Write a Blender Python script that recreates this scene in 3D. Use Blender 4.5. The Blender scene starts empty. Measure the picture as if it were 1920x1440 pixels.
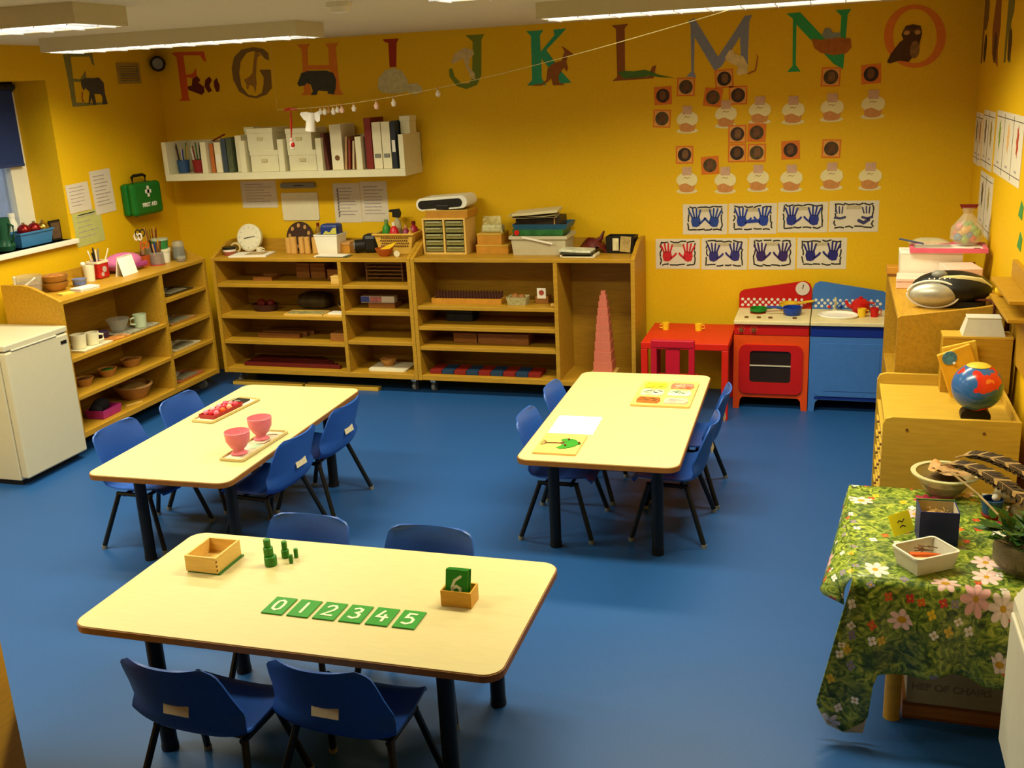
import bpy, bmesh, math, random
from mathutils import Vector, Matrix
random.seed(7)
C = bpy.context.scene.collection
SC = bpy.context.scene
PI = math.pi

# ------------------------------------------------------------------ camera
cam_d = bpy.data.cameras.new('camera')
cam_d.sensor_width = 36.0
cam_d.lens = 36.0 * 1921.0 / 1920.0
cam_d.clip_start = 0.05
cam = bpy.data.objects.new('camera', cam_d)
C.objects.link(cam)
_r = Vector((0.95563, 0.29093, -0.04616)); _u = Vector((-0.03925, 0.28106, 0.95889)); _f = Vector((-0.29194, 0.91453, -0.28001))
cam.matrix_world = Matrix(((_r.x, _u.x, -_f.x, 4.758), (_r.y, _u.y, -_f.y, -6.7505), (_r.z, _u.z, -_f.z, 2.0364), (0, 0, 0, 1)))
SC.camera = cam

# ------------------------------------------------------------------ world, exposure
w = bpy.data.worlds.new('world'); SC.world = w; w.use_nodes = True
w.node_tree.nodes['Background'].inputs[0].default_value = (0.55, 0.68, 0.9, 1)
w.node_tree.nodes['Background'].inputs[1].default_value = 0.9
SC.view_settings.view_transform = 'Standard'
SC.view_settings.look = 'None'
SC.view_settings.gamma = 1.0
SC.view_settings.exposure = 0.0
LAMP_COLOR = (1.0, 0.93, 0.62)
LAMP_POWER = 42.0
PANEL_GLOW = 2.6

# ------------------------------------------------------------------ materials
def lin(c):
    if isinstance(c, str):
        c = c.lstrip('#'); c = [int(c[i:i+2], 16) / 255 for i in (0, 2, 4)]
        c = [x / 12.92 if x <= .04045 else ((x + .055) / 1.055) ** 2.4 for x in c]
    return (c[0], c[1], c[2], 1.0)
MATS = {}
def mat(key, col=None, rough=.5, var=.06, scale=30.0, metal=0.0, stretch=None, bump=0.0, alpha=None, emit=None, trans=0.0, spec=.35, col2=None, detail=3):
    if key in MATS: return MATS[key]
    m = bpy.data.materials.new(key); m.use_nodes = True
    nt = m.node_tree; b = nt.nodes['Principled BSDF']
    base = lin(col)
    b.inputs['Roughness'].default_value = rough
    b.inputs['Metallic'].default_value = metal
    b.inputs['Specular IOR Level'].default_value = spec
    tc = nt.nodes.new('ShaderNodeTexCoord'); mp = nt.nodes.new('ShaderNodeMapping')
    nt.links.new(tc.outputs['Object'], mp.inputs['Vector'])
    if stretch: mp.inputs['Scale'].default_value = stretch
    nz = nt.nodes.new('ShaderNodeTexNoise'); nz.inputs['Scale'].default_value = scale; nz.inputs['Detail'].default_value = detail
    nt.links.new(mp.outputs[0], nz.inputs['Vector'])
    rp = nt.nodes.new('ShaderNodeValToRGB'); rp.color_ramp.elements[0].position = .3; rp.color_ramp.elements[1].position = .7
    if col2: a, c = base, lin(col2)
    else:
        a = tuple(max(0, x * (1 - var)) for x in base[:3]) + (1,); c = tuple(min(1, x * (1 + var)) for x in base[:3]) + (1,)
    rp.color_ramp.elements[0].color = a; rp.color_ramp.elements[1].color = c
    nt.links.new(nz.outputs[0], rp.inputs[0]); nt.links.new(rp.outputs[0], b.inputs['Base Color'])
    if bump:
        bp = nt.nodes.new('ShaderNodeBump'); bp.inputs['Strength'].default_value = bump; bp.inputs['Distance'].default_value = .004
        nt.links.new(nz.outputs[0], bp.inputs['Height']); nt.links.new(bp.outputs[0], b.inputs['Normal'])
    if trans: b.inputs['Transmission Weight'].default_value = trans; b.inputs['IOR'].default_value = 1.25
    if alpha is not None: b.inputs['Alpha'].default_value = alpha
    if emit: b.inputs['Emission Color'].default_value = lin(emit[0]); b.inputs['Emission Strength'].default_value = emit[1]
    MATS[key] = m
    return m
WOODSTR = (1.5, 14, 14)
WALL = mat('yellow_wall_paint', '#e2b50c', .62, .035, 60, bump=.15, spec=.25)
FLOOR = mat('blue_vinyl_floor', '#1e4c88', .42, .10, 140, spec=.3, detail=6)
CEIL = mat('ceiling_paint', '#d9d2b4', .9, .04, 90, bump=.3)
WHITE = mat('white_paint', '#e9e6d6', .45, .02, 20)
WOOD = mat('birch_plywood', '#b08422', .45, .13, 5, stretch=WOODSTR, spec=.3)
WOODEDGE = mat('birch_edge', '#c39a36', .5, .12, 5, stretch=WOODSTR)
WOODDK = mat('dark_stained_wood', '#7a4a1c', .5, .15, 8, stretch=WOODSTR)
BOXWOOD = mat('pale_boxwood', '#dcb45e', .5, .1, 10, stretch=WOODSTR)
MAPLE = mat('maple_laminate', '#d0c089', .42, .03, 9, stretch=(2, 10, 4), spec=.4)
LIP = mat('brown_table_edge', '#8a5a22', .5, .1, 30)
BLACK = mat('black_metal', '#12130f', .4, .1, 30)
BLACKP = mat('black_plastic', '#15130f', .45, .15, 40)
BLUEC = mat('blue_polypropylene', '#2352aa', .42, .05, 60, spec=.4)
GREEN = mat('green_paint', '#2c7d1c', .45, .08, 60)
GREEND = mat('green_stain', '#2c6a20', .45, .1, 60)
CREAM = mat('cream_board', '#e2d9b8', .6, .03, 20)
PAPER = mat('white_paper', '#e8e0d2', .8, .02, 20)
PAPERB = mat('bright_paper', '#fbf7ef', .8, .01, 20)
INK = mat('grey_print', '#a49a9c', .8, .2, 80)
INKD = mat('dark_ink', '#2a2630', .8, .1, 50)
RED = mat('red_plastic', '#c01512', .4, .06, 40)
REDD = mat('dark_red', '#6f1512', .5, .1, 40)
ORANGE = mat('orange_plastic', '#d8480c', .4, .05, 40)
ORANGEW = mat('orange_wood', '#bb8126', .5, .1, 20)
BLUEL = mat('light_blue_plastic', '#3d6fb8', .42, .05, 40)
BLUED = mat('navy_plastic', '#0f2a86', .42, .05, 40)
YEL = mat('yellow_plastic', '#e9c020', .4, .05, 40)
PINK = mat('pink_plastic', '#e8758f', .4, .06, 40)
PINKT = mat('pink_translucent', '#f28a98', .3, .05, 40, trans=.2)
PINKP = mat('pale_pink', '#edc4b4', .5, .04, 40)
CHROME = mat('chrome', '#c8c8c0', .2, .02, 40, metal=1)
GREYM = mat('grey_plastic', '#7c7b72', .45, .06, 40)
CLEAR = mat('clear_plastic', '#dcdcd0', .15, .03, 40, trans=.75, alpha=.62)
FROST = mat('frosted_plastic', '#e6e2d2', .35, .03, 40, trans=.25)
BROWN = mat('brown', '#6a4420', .6, .2, 30)
TAN = mat('tan', '#b98a4e', .6, .15, 30)
BASKET = mat('basket_weave', '#b07a34', .7, .3, 120)
STRAW = mat('straw', '#a9854a', .8, .35, 120)

# ------------------------------------------------------------------ geometry
class G:
    """collects polygons; every builder returns self"""
    def __init__(s): s.v = []; s.f = []; s.uv = None; s.smooth = False
    def add(s, vs, fs):
        o = len(s.v); s.v += [tuple(v) for v in vs]; s.f += [tuple(i + o for i in f) for f in fs]; return s
    def box(s, x0, x1, y0, y1, z0, z1, b=0.0):
        if b <= 0:
            return s.add([(x0,y0,z0),(x1,y0,z0),(x1,y1,z0),(x0,y1,z0),(x0,y0,z1),(x1,y0,z1),(x1,y1,z1),(x0,y1,z1)],
                         [(3,2,1,0),(4,5,6,7),(0,1,5,4),(1,2,6,5),(2,3,7,6),(3,0,4,7)])
        b = min(b, (x1-x0)*.45, (y1-y0)*.45, (z1-z0)*.45)
        bm = bmesh.new(); bmesh.ops.create_cube(bm, size=1)
        for v in bm.verts: v.co = Vector(((x0+x1)/2 + v.co.x*(x1-x0), (y0+y1)/2 + v.co.y*(y1-y0), (z0+z1)/2 + v.co.z*(z1-z0)))
        bmesh.ops.bevel(bm, geom=bm.edges[:], offset=b, segments=2, affect='EDGES', profile=.5)
        bm.verts.index_update()
        s.add([v.co[:] for v in bm.verts], [[v.index for v in f.verts] for f in bm.faces]); bm.free(); return s
    def lathe(s, prof, n=20, cx=0, cy=0, sx=1, sy=1, z0=0, ring=False):
        if ring: prof = list(prof)+[prof[0]]
        vs = []; fs = []
        for r, z in prof:
            for i in range(n):
                a = 2*PI*i/n; vs.append((cx + sx*r*math.cos(a), cy + sy*r*math.sin(a), z + z0))
        for k in range(len(prof)-1):
            for i in range(n): fs.append((k*n+i, k*n+(i+1)%n, (k+1)*n+(i+1)%n, (k+1)*n+i))
        if ring: return s.add(vs, fs)
        if prof[0][0] > 1e-6: fs.append(tuple(range(n-1, -1, -1)))
        if prof[-1][0] > 1e-6: fs.append(tuple((len(prof)-1)*n+i for i in range(n)))
        return s.add(vs, fs)
    def cyl(s, r, z0, z1, n=18, cx=0, cy=0, r2=None): return s.lathe([(r, z0), (r if r2 is None else r2, z1)], n, cx, cy)
    def tube(s, pts, r, n=8):
        pts = [Vector(p) for p in pts]; vs = []; fs = []
        for k, p in enumerate(pts):
            t = (pts[min(k+1, len(pts)-1)] - pts[max(k-1, 0)])
            t = t.normalized() if t.length > 1e-9 else Vector((0,0,1))
            a = t.cross(Vector((0,0,1)));
            if a.length < .05: a = t.cross(Vector((1,0,0)))
            a.normalize(); b = t.cross(a)
            rr = r[k] if isinstance(r, (list, tuple)) else r
            for i in range(n):
                g = 2*PI*i/n; vs.append(p + a*rr*math.cos(g) + b*rr*math.sin(g))
        for k in range(len(pts)-1):
            for i in range(n): fs.append((k*n+i, k*n+(i+1)%n, (k+1)*n+(i+1)%n, (k+1)*n+i))
        fs.append(tuple(range(n-1,-1,-1))); fs.append(tuple((len(pts)-1)*n+i for i in range(n)))
        return s.add(vs, fs)
    def prism(s, poly, z0, z1, plane='xy'):
        """extrude a 2-D outline; plane xy (z up), xz (along y), yz (along x)"""
        n = len(poly)
        ar = sum(poly[i][0]*poly[(i+1)%n][1]-poly[(i+1)%n][0]*poly[i][1] for i in range(n))
        if ar < 0: poly = poly[::-1]
        def P(q, h): return {'xy': (q[0],q[1],h), 'xz': (q[0],h,q[1]), 'yz': (h,q[0],q[1])}[plane]
        bm = bmesh.new(); lo = [bm.verts.new(P(q,z0)) for q in poly]; hi = [bm.verts.new(P(q,z1)) for q in poly]
        f1 = bm.faces.new(lo); f2 = bm.faces.new(hi[::-1])
        for i in range(n): bm.faces.new((lo[i],lo[(i+1)%n],hi[(i+1)%n],hi[i]))
        bm.normal_update(); bmesh.ops.triangulate(bm, faces=[f1,f2]); bmesh.ops.recalc_face_normals(bm, faces=bm.faces[:]); bm.verts.index_update()
        s.add([v.co[:] for v in bm.verts], [[v.index for v in f.verts] for f in bm.faces]); bm.free(); return s
    def ring(s, outer, inner, z0, z1, plane='xz'):
        """flat ring between two outlines with the same number of points"""
        n = len(outer)
        def P(q, h): return {'xy': (q[0],q[1],h), 'xz': (q[0],h,q[1]), 'yz': (h,q[0],q[1])}[plane]
        vs = [P(q,z0) for q in outer]+[P(q,z0) for q in inner]+[P(q,z1) for q in outer]+[P(q,z1) for q in inner]
        fs = []
        for i in range(n):
            j = (i+1)%n
            fs += [(i,j,n+j,n+i),(2*n+i,3*n+i,3*n+j,2*n+j),(i,2*n+i,2*n+j,j),(n+i,n+j,3*n+j,3*n+i)]
        return s.add(vs, fs)
    def stroke(s, pts, wd, z0, z1, plane='xy'):
        """a flat brush stroke of given width with rounded ends"""
        P = [Vector(p) for p in pts]; n = len(P); L = []; R_ = []
        closed = n > 3 and (P[0]-P[-1]).length < 1e-6
        for k in range(n):
            d0 = (P[k]-P[k-1]).normalized() if k else ((P[-1]-P[-2]).normalized() if closed else (P[1]-P[0]).normalized())
            d1 = (P[k+1]-P[k]).normalized() if k < n-1 else ((P[1]-P[0]).normalized() if closed else d0)
            t = (d0+d1); t = t.normalized() if t.length > .2 else d1
            nn = Vector((-t.y, t.x)); m = wd/2/max(.55, nn.dot(Vector((-d1.y, d1.x)))); L.append(P[k]+nn*m); R_.append(P[k]-nn*m)
        def V(q, h): return {'xy': (q[0],q[1],h), 'xz': (q[0],h,q[1]), 'yz': (h,q[0],q[1])}[plane]
        vs = []; fs = []
        for k in range(n): vs += [V(L[k],z0),V(R_[k],z0),V(L[k],z1),V(R_[k],z1)]
        for k in range(n-1):
            o = 4*k; fs += [(o+2,o+3,o+7,o+6),(o,o+4,o+5,o+1),(o,o+2,o+6,o+4),(o+1,o+5,o+7,o+3)]
        if not closed:
            for k, sg in ((0,-1),(n-1,1)):
                d = (P[1]-P[0]).normalized() if k == 0 else (P[-1]-P[-2]).normalized(); e = d*wd*.42*sg; o = 4*k
                q = [L[k]+e*.55-(L[k]-P[k])*.15, P[k]+e, R_[k]+e*.55-(R_[k]-P[k])*.15]; c = len(vs)
                vs += [V(p,z0) for p in q]+[V(p,z1) for p in q]
                fs += [(o+2,c+3,c+4,c+5,o+3),(o,o+1,c+2,c+1,c),(o,c,c+3,o+2),(c,c+1,c+4,c+3),(c+1,c+2,c+5,c+4),(c+2,o+1,o+3,c+5)]
        return s.add(vs, fs)
    def disc(s, r, cx, cy, z0, z1, n=20, plane='xy', ry=None):
        return s.prism([(cx + r*math.cos(2*PI*i/n), cy + (ry or r)*math.sin(2*PI*i/n)) for i in range(n)], z0, z1, plane)
    def ball(s, r, cx=0, cy=0, cz=0, n=16, sx=1, sy=1, sz=1, rings=10):
        return s.lathe([(r*math.sin(PI*k/rings) if 0<k<rings else 0.0, -sz*r*math.cos(PI*k/rings)) for k in range(rings+1)], n, cx, cy, sx, sy, cz)
    def grid(s, fn, nu, nv):
        vs = [fn(i/nu, j/nv) for j in range(nv+1) for i in range(nu+1)]
        return s.add(vs, [(j*(nu+1)+i, j*(nu+1)+i+1, (j+1)*(nu+1)+i+1, (j+1)*(nu+1)+i) for j in range(nv) for i in range(nu)])
    def tray(s, x0, x1, y0, y1, z0, z1, t, flare=0.0, b=0.0):
        """an open box with walls of thickness t"""
        f = flare
        o0=[(x0,y0),(x1,y0),(x1,y1),(x0,y1)]; o1=[(x0-f,y0-f),(x1+f,y0-f),(x1+f,y1+f),(x0-f,y1+f)]
        i1=[(x0-f+t,y0-f+t),(x1+f-t,y0-f+t),(x1+f-t,y1+f-t),(x0-f+t,y1+f-t)]; i0=[(x0+t,y0+t),(x1-t,y0+t),(x1-t,y1-t),(x0+t,y1-t)]
        vs=[(*p,z0) for p in o0]+[(*p,z1) for p in o1]+[(*p,z1) for p in i1]+[(*p,z0+t) for p in i0]
        fs=[(3,2,1,0)]+[(12,13,14,15)]
        for L in range(3):
            for i in range(4): fs.append((L*4+i, L*4+(i+1)%4, L*4+4+(i+1)%4, L*4+4+i))
        return s.add(vs, fs)
    def xf(s, M): s.v = [tuple(M @ Vector(v)) for v in s.v]; return s
    def rot(s, ax, deg, at=(0,0,0)):
        T = Matrix.Translation(at); return s.xf(T @ Matrix.Rotation(math.radians(deg), 4, ax) @ T.inverted())
    def mv(s, x=0, y=0, z=0): return s.xf(Matrix.Translation((x,y,z)))
    def sm(s): s.smooth = True; return s
def rrect(x0, x1, y0, y1, r, n=5):
    o = []
    for cx, cy, a0 in ((x1-r,y0+r,-PI/2),(x1-r,y1-r,0),(x0+r,y1-r,PI/2),(x0+r,y0+r,PI)):
        for k in range(n+1): a = a0 + PI/2*k/n; o.append((cx+r*math.cos(a), cy+r*math.sin(a)))
    return o

# ------------------------------------------------------------------ objects
def link(name, g, m, parent=None):
    me = bpy.data.meshes.new(name); me.from_pydata(g.v, [], g.f); me.update()
    if isinstance(m, str): m = MATS[m]
    me.materials.append(m)
    if g.smooth:
        for p in me.polygons: p.use_smooth = True
        try: me.set_sharp_from_angle(angle=math.radians(38))
        except Exception: pass
    if g.uv:
        l = me.uv_layers.new(name='flat')
        for lp in me.loops: l.data[lp.index].uv = g.uv[lp.vertex_index]
    o = bpy.data.objects.new(name, me); C.objects.link(o)
    if parent: o.parent = parent
    return o
def tag(o, label, cat, group=None):
    o['label'] = label; o['category'] = cat
    if group: o['group'] = group
    return o
def thing(name, label, cat, loc=(0,0,0), rz=0.0, group=None):
    o = bpy.data.objects.new(name, None); C.objects.link(o); o.empty_display_size = .05
    o.location = loc; o.rotation_euler = (0, 0, math.radians(rz)); return tag(o, label, cat, group)
def solo(name, g, m, label, cat, loc=(0,0,0), rz=0.0, group=None, rx=0, ry=0):
    o = link(name, g, m); o.location = loc; o.rotation_euler = (math.radians(rx), math.radians(ry), math.radians(rz)); return tag(o, label, cat, group)
def struct(name, g, m):
    o = link(name, g, m); o['kind'] = 'structure'; return o
KIDS = {}
def dup(root, loc, rz, label, group=None):
    def cp(o, par):
        c = o.copy(); C.objects.link(c)
        if par: c.parent = par
        for ch in list(o.children): cp(ch, c)
        return c
    r = cp(root, None); r.location = loc; r.rotation_euler = (0, 0, math.radians(rz)); r['label'] = label
    if group: r['group'] = group
    return r
def text(name, body, size, m, parent, M, ext=.0006, bold=0.0, align='CENTER'):
    cu = bpy.data.curves.new(name, 'FONT'); cu.body = body; cu.size = size; cu.extrude = ext; cu.offset = bold; cu.align_x = align; cu.align_y = 'CENTER'
    t = bpy.data.objects.new(name+'_c', cu); C.objects.link(t); bpy.context.view_layer.update()
    me = bpy.data.meshes.new_from_object(t.evaluated_get(bpy.context.evaluated_depsgraph_get()))
    bpy.data.objects.remove(t); bpy.data.curves.remove(cu)
    me.transform(M); me.materials.clear(); me.materials.append(m)
    o = bpy.data.objects.new(name, me); C.objects.link(o); o.parent = parent; return o
FACE_MY = Matrix.Rotation(PI/2, 4, 'X')                      # text that faces -y
FACE_PX = Matrix.Rotation(PI/2, 4, 'Z') @ Matrix.Rotation(PI/2, 4, 'X')   # text that faces +x

# ------------------------------------------------------------------ the room
RX, RY, H = 5.546, -8.4, 2.405
struct('floor', G().box(-.15, RX+.15, RY-.15, .15, -.08, 0), FLOOR)
struct('ceiling', G().box(-.15, RX+.15, RY-.15, .15, H, H+.1), CEIL)
struct('wall_back', G().box(-.15, RX+.15, 0, .15, 0, H), WALL)
struct('wall_right', G().box(RX, RX+.15, RY, 0, 0, H), WALL)
struct('wall_front', G().box(-.15, RX+.15, RY-.15, RY, 0, H), WALL)
WY0, WY1, WZ0, WZ1 = -2.95, -1.18, 1.2, 2.2
wl = G()
for a in ((-.36,0,RY,WY0,0,H),(-.36,0,WY1,0,0,H),(-.36,0,WY0,WY1,0,WZ0),(-.36,0,WY0,WY1,WZ1,H)): wl.box(*a)
struct('wall_left', wl, WALL)
wf = struct('window_1', G().box(-.31,-.26,WY0,WY0+.06,WZ0,WZ1).box(-.31,-.26,WY1-.14,WY1,WZ0,WZ1).box(-.31,-.26,WY0,WY1,WZ1-.06,WZ1).box(-.31,-.26,WY0,WY1,WZ0,WZ0+.07).box(-.31,-.26,-2.14,-2.06,WZ0,WZ1), WHITE)
link('window_pane', G().box(-.292,-.287,WY0+.05,WY1-.13,WZ0+.06,WZ1-.05), mat('window_glass', '#dfe8ee', .05, .01, 10, trans=.9, alpha=.5), wf)
struct('trim_1', G().box(-.26, .035, WY0, WY1+.03, WZ0-.03, WZ0, .004), WHITE)        # window board
for nm, g in (('baseboard_back', G().box(0,RX,-.015,0,0,.09)), ('baseboard_left', G().box(0,.015,RY,-.015,0,.09)), ('baseboard_right', G().box(RX-.015,RX,RY,-.015,0,.09))):
    struct(nm, g, WALL)
struct('wall_outside', G().box(-3.2,-3.0,-7,3,-.5,3.5), mat('outside_stone','#8f94a0',.9,.3,6,bump=.5,col2='#5f6a72'))
bl = thing('roller_blind', 'dark blue roller blind pulled halfway down the window', 'blind', (-.235, -2.05, 2.15))
link('fabric', G().box(-.004,.004,-.86,.825,-.45,0), mat('blind_cloth', '#22366e', .8, .1, 90), bl)
link('roller', G().tube([(0,-.88,.02),(0,.845,.02)], .02), mat('blind_roller', '#20242c', .6), bl)
link('bottom_bar', G().box(-.008,.008,-.86,.825,-.47,-.45,.002), mat('blind_bar', '#2a3c70', .6), bl)

# ------------------------------------------------------------------ ceiling lamps
def ceiling_lamp(x0, x1, y, label):
    W2 = .155
    t = thing('ceiling_light', label, 'ceiling light', ((x0+x1)/2, y, H), 0, 'fluorescent louvre fittings')
    L2 = (x1-x0)/2
    prof = [(-W2,-.075),(W2,-.075),(W2+.004,-.07),(W2-.015,0),(-W2+.015,0),(-W2-.004,-.07)]
    hs = G().ring([(-L2,-W2),(L2,-W2),(L2,W2),(-L2,W2)], [(-L2+.02,-W2+.012),(L2-.02,-W2+.012),(L2-.02,W2-.012),(-L2+.02,W2-.012)], -.075, -.005, 'xy')
    hs.box(-L2,L2,-W2,W2,-.005,0)
    link('housing', hs, mat('lamp_housing', '#cfc8a8', .6, .02), t)
    link('reflector', G().box(-L2+.02,L2-.02,-W2+.012,W2-.012,-.071,-.068), mat('lamp_glow', '#ffffff', .5, .0, emit=((1,.95,.80), PANEL_GLOW)), t)
    lv = G(); n = 11
    for i in range(n): 
        xx = -L2+.05+(2*L2-.1)*i/(n-1); lv.box(xx-.002,xx+.002,-W2+.012,W2-.012,-.080,-.071)
    for yy in (-.001,): lv.box(-L2+.02,L2-.02,yy-.002,yy+.002,-.080,-.071)
    link('louvre', lv, mat('louvre_metal', '#d9dbe0', .35, .02, metal=.3), t)
    ld = bpy.data.lights.new('light', 'AREA'); ld.shape = 'RECTANGLE'; ld.size = 2*L2-.1; ld.size_y = .24
    ld.energy = LAMP_POWER; ld.color = LAMP_COLOR; ld.spread = math.radians(150)
    lo = bpy.data.objects.new('light', ld); C.objects.link(lo); lo.parent = t; lo.location = (0, 0, -.084)
for x0, x1, y, lb in ((.50, 2.10, -1.61, 'louvred ceiling light nearest the back left corner of the room'),
                      (3.38, 4.98, -1.63, 'louvred ceiling light above the letters L M and N'),
                      (.46, 2.06, -3.23, 'louvred ceiling light at the left edge, in front of another fitting'),
                      (3.38, 4.98, -3.23, 'louvred ceiling light over the near right of the room'),
                      (.46, 2.06, -4.85, 'louvred ceiling light over the left end of the front')):
    ceiling_lamp(x0, x1, y, lb)
dt = thing('smoke_detector', 'small round white smoke detector on the ceiling between two lamps', 'smoke detector', (2.73, -2.55, H))
link('base', G().cyl(.055,-.02,0,20).sm(), WHITE, dt); link('sensor', G().lathe([(.045,-.02),(.04,-.04),(0,-.045)],20).sm(), WHITE, dt)

# ------------------------------------------------------------------ shelving units
def cabinet(name, label, cat, loc, rz, W, divs, shelves, D=.40, Ht=.953, z0=.106, t=.026, rise=.09, rear=.25, group=None, castors=True, wood=None):
    """open shelf unit facing local -y; shelves: (x0, x1, z_top)"""
    c = thing(name, label, cat, loc, rz, group)
    WOOD = wood or MATS['birch_plywood']
    side = [(0,z0),(D,z0),(D,Ht+rise),(rear,Ht+rise),(rear-.06,Ht+rise-.012),(.012,Ht+.004),(0,Ht-.004)]
    link('side_panel', G().prism(side, 0, t, 'yz'), WOOD, c)
    link('side_panel', G().prism(side, W-t, W, 'yz'), WOOD, c)
    link('top_panel', G().box(t, W-t, .002, D-.012, Ht-t, Ht, .003), WOOD, c)
    link('bottom_panel', G().box(t, W-t, .002, D-.012, z0, z0+.036, .003), WOOD, c)
    link('back_panel', G().box(t, W-t, D-.012, D, z0, Ht+rise-.01), WOOD, c)
    for x in divs: link('divider', G().box(x-t/2, x+t/2, .002, D-.012, z0+.036, Ht-t), WOOD, c)
    for x0, x1, z in shelves: link('shelf', G().box(x0, x1, .004, D-.012, z-.026, z, .003), WOOD, c)
    if castors:
        for x in (.07, W-.07):
            for y in (.1, D-.06):
                k = link('castor', G().box(x-.018,x+.018,y-.018,y+.018,.07,z0).cyl(.008,.05,.075,8,x,y), CHROME, c)
                link('wheel', G().tube([(x-.012,y+.01,.034),(x+.012,y+.01,.034)], .034, 14), GREYM, k)
    return c
t = .026
DW = .40
ca = cabinet('shelf_unit', 'birch shelf unit with two bays standing against the back wall below the white wall shelf', 'shelf unit', (.535,-.444,0), 0, 1.532, [1.005],
    [(t,.992,.766),(t,.992,.538),(t,.992,.350),(1.018,1.506,.766),(1.018,1.506,.582),(1.018,1.506,.371)], D=DW, group='birch shelf units on castors')
cb = cabinet('shelf_unit', 'birch shelf unit with a tall open bay holding the pink tower', 'shelf unit', (2.070,-.444,0), 0, 1.518, [1.0],
    [(t,.987,.629),(t,.987,.487),(t,.987,.346)], D=DW, group='birch shelf units on castors')
cl = cabinet('shelf_unit', 'birch shelf unit along the left wall beside the white fridge', 'shelf unit', (.499,-1.95,0), 90, 1.493, [.968],
    [(t,.955,.600),(t,.955,.366),(.981,1.467,.756),(.981,1.467,.553),(.981,1.467,.366)], D=DW, group='birch shelf units on castors')
cc_ = cabinet('shelf_unit', 'tall birch unit with pink boxes on top, standing against the right wall', 'shelf unit', (5.06,-.82,0), -90, 1.12, [], [(t,1.09,.5)], D=.44, rise=.06, rear=.40)
cn = cabinet('shelf_unit', 'wooden unit cut off by the bottom left corner of the picture', 'shelf unit', (1.976,-4.6,0), -90, .9, [], [(t,.87,.5)], D=.444, z0=.012, castors=False, wood=mat('lit_birch','#eeb038',.45,.1,5,stretch=WOODSTR))  # lamp light on this unit is put into a brighter birch colour
for x0, x1, lb in ((.56,1.14,'left of two flat wooden strips lying under the back shelf unit'),(1.155,1.74,'right of two flat wooden strips lying under the back shelf unit')):
    solo('wooden_strip', G().box(-(x1-x0)/2,(x1-x0)/2,-.03,.03,0,.024,.002), WOODEDGE, lb, 'wooden strip', ((x0+x1)/2,-.375,0), -1.5, 'wooden strips under the shelf unit')

# ------------------------------------------------------------------ work tables
TL, TW, TH = 1.40, .705, .492
def work_table(label, loc, rz):
    o = thing('work_table', label, 'table', loc, rz, 'rectangular work tables')
    link('tabletop', G().prism(rrect(-TL/2+.004,TL/2-.004,-TW/2+.004,TW/2-.004,.055,6), TH-.003, TH), MAPLE, o)
    link('edge_band', G().prism(rrect(-TL/2,TL/2,-TW/2,TW/2,.058,6), TH-.024, TH-.003), LIP, o)
    link('apron', G().box(-TL/2+.18,TL/2-.18,-TW/2+.105,-TW/2+.13,TH-.07,TH-.024).box(-TL/2+.18,TL/2-.18,TW/2-.13,TW/2-.105,TH-.07,TH-.024).box(-TL/2+.19,-TL/2+.215,-TW/2+.12,TW/2-.12,TH-.07,TH-.024).box(TL/2-.215,TL/2-.19,-TW/2+.12,TW/2-.12,TH-.07,TH-.024), BLACK, o)
    for sx in (-1,1):
        for sy in (-1,1):
            l = link('leg', G().cyl(.026,.02,TH-.024,16,sx*(TL/2-.207),sy*(TW/2-.119)).sm(), BLACK, o)
            link('foot_cap', G().cyl(.028,0,.022,16,sx*(TL/2-.207),sy*(TW/2-.119)).sm(), BLACKP, l)
    return o
work_table('pale work table in front with the row of green number cards', (3.239,-4.093,0), .65)
work_table('pale work table on the left with two pink bowls on a tray', (2.018,-2.611,0), 91.3)
work_table('pale work table on the right with the tree puzzle on it', (3.834,-2.105,0), 90.9)

# ------------------------------------------------------------------ blue chairs
def shell(u, v):
    # v 0 = front lip of seat, 1 = top of back;   u across
    P = [(0,.155,.262,.140),(.05,.165,.283,.158),(.14,.13,.294,.168),(.30,.03,.287,.174),(.44,-.08,.288,.180),(.50,-.118,.295,.187),(.56,-.145,.318,.194),(.62,-.158,.350,.192),(.70,-.168,.395,.183),(.80,-.180,.445,.172),(.90,-.194,.500,.165),(.955,-.202,.530,.158),(.985,-.207,.545,.143),(1,-.2095,.551,.118)]
    for i in range(len(P)-1):
        if v <= P[i+1][0] + 1e-9: break
    k = (v-P[i][0])/(P[i+1][0]-P[i][0]); k = max(0,min(1,k))
    y, z, hw = (P[i][j]*(1-k)+P[i+1][j]*k for j in (1,2,3))
    s = 2*u-1; x = hw*s
    back = max(0, min(1, (v-.48)/.2)); seat = 1-back
    y += back*(.058-.034*max(0,(v-.62)/.38))*abs(s)**2.2
    z += seat*.022*abs(s)**3 - (.012*abs(s)**4 if v < .1 else 0)
    mid = math.exp(-((v-.54)/.07)**2); z += mid*.015*abs(s)**4; 
    return Vector((x, y, z))
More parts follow.
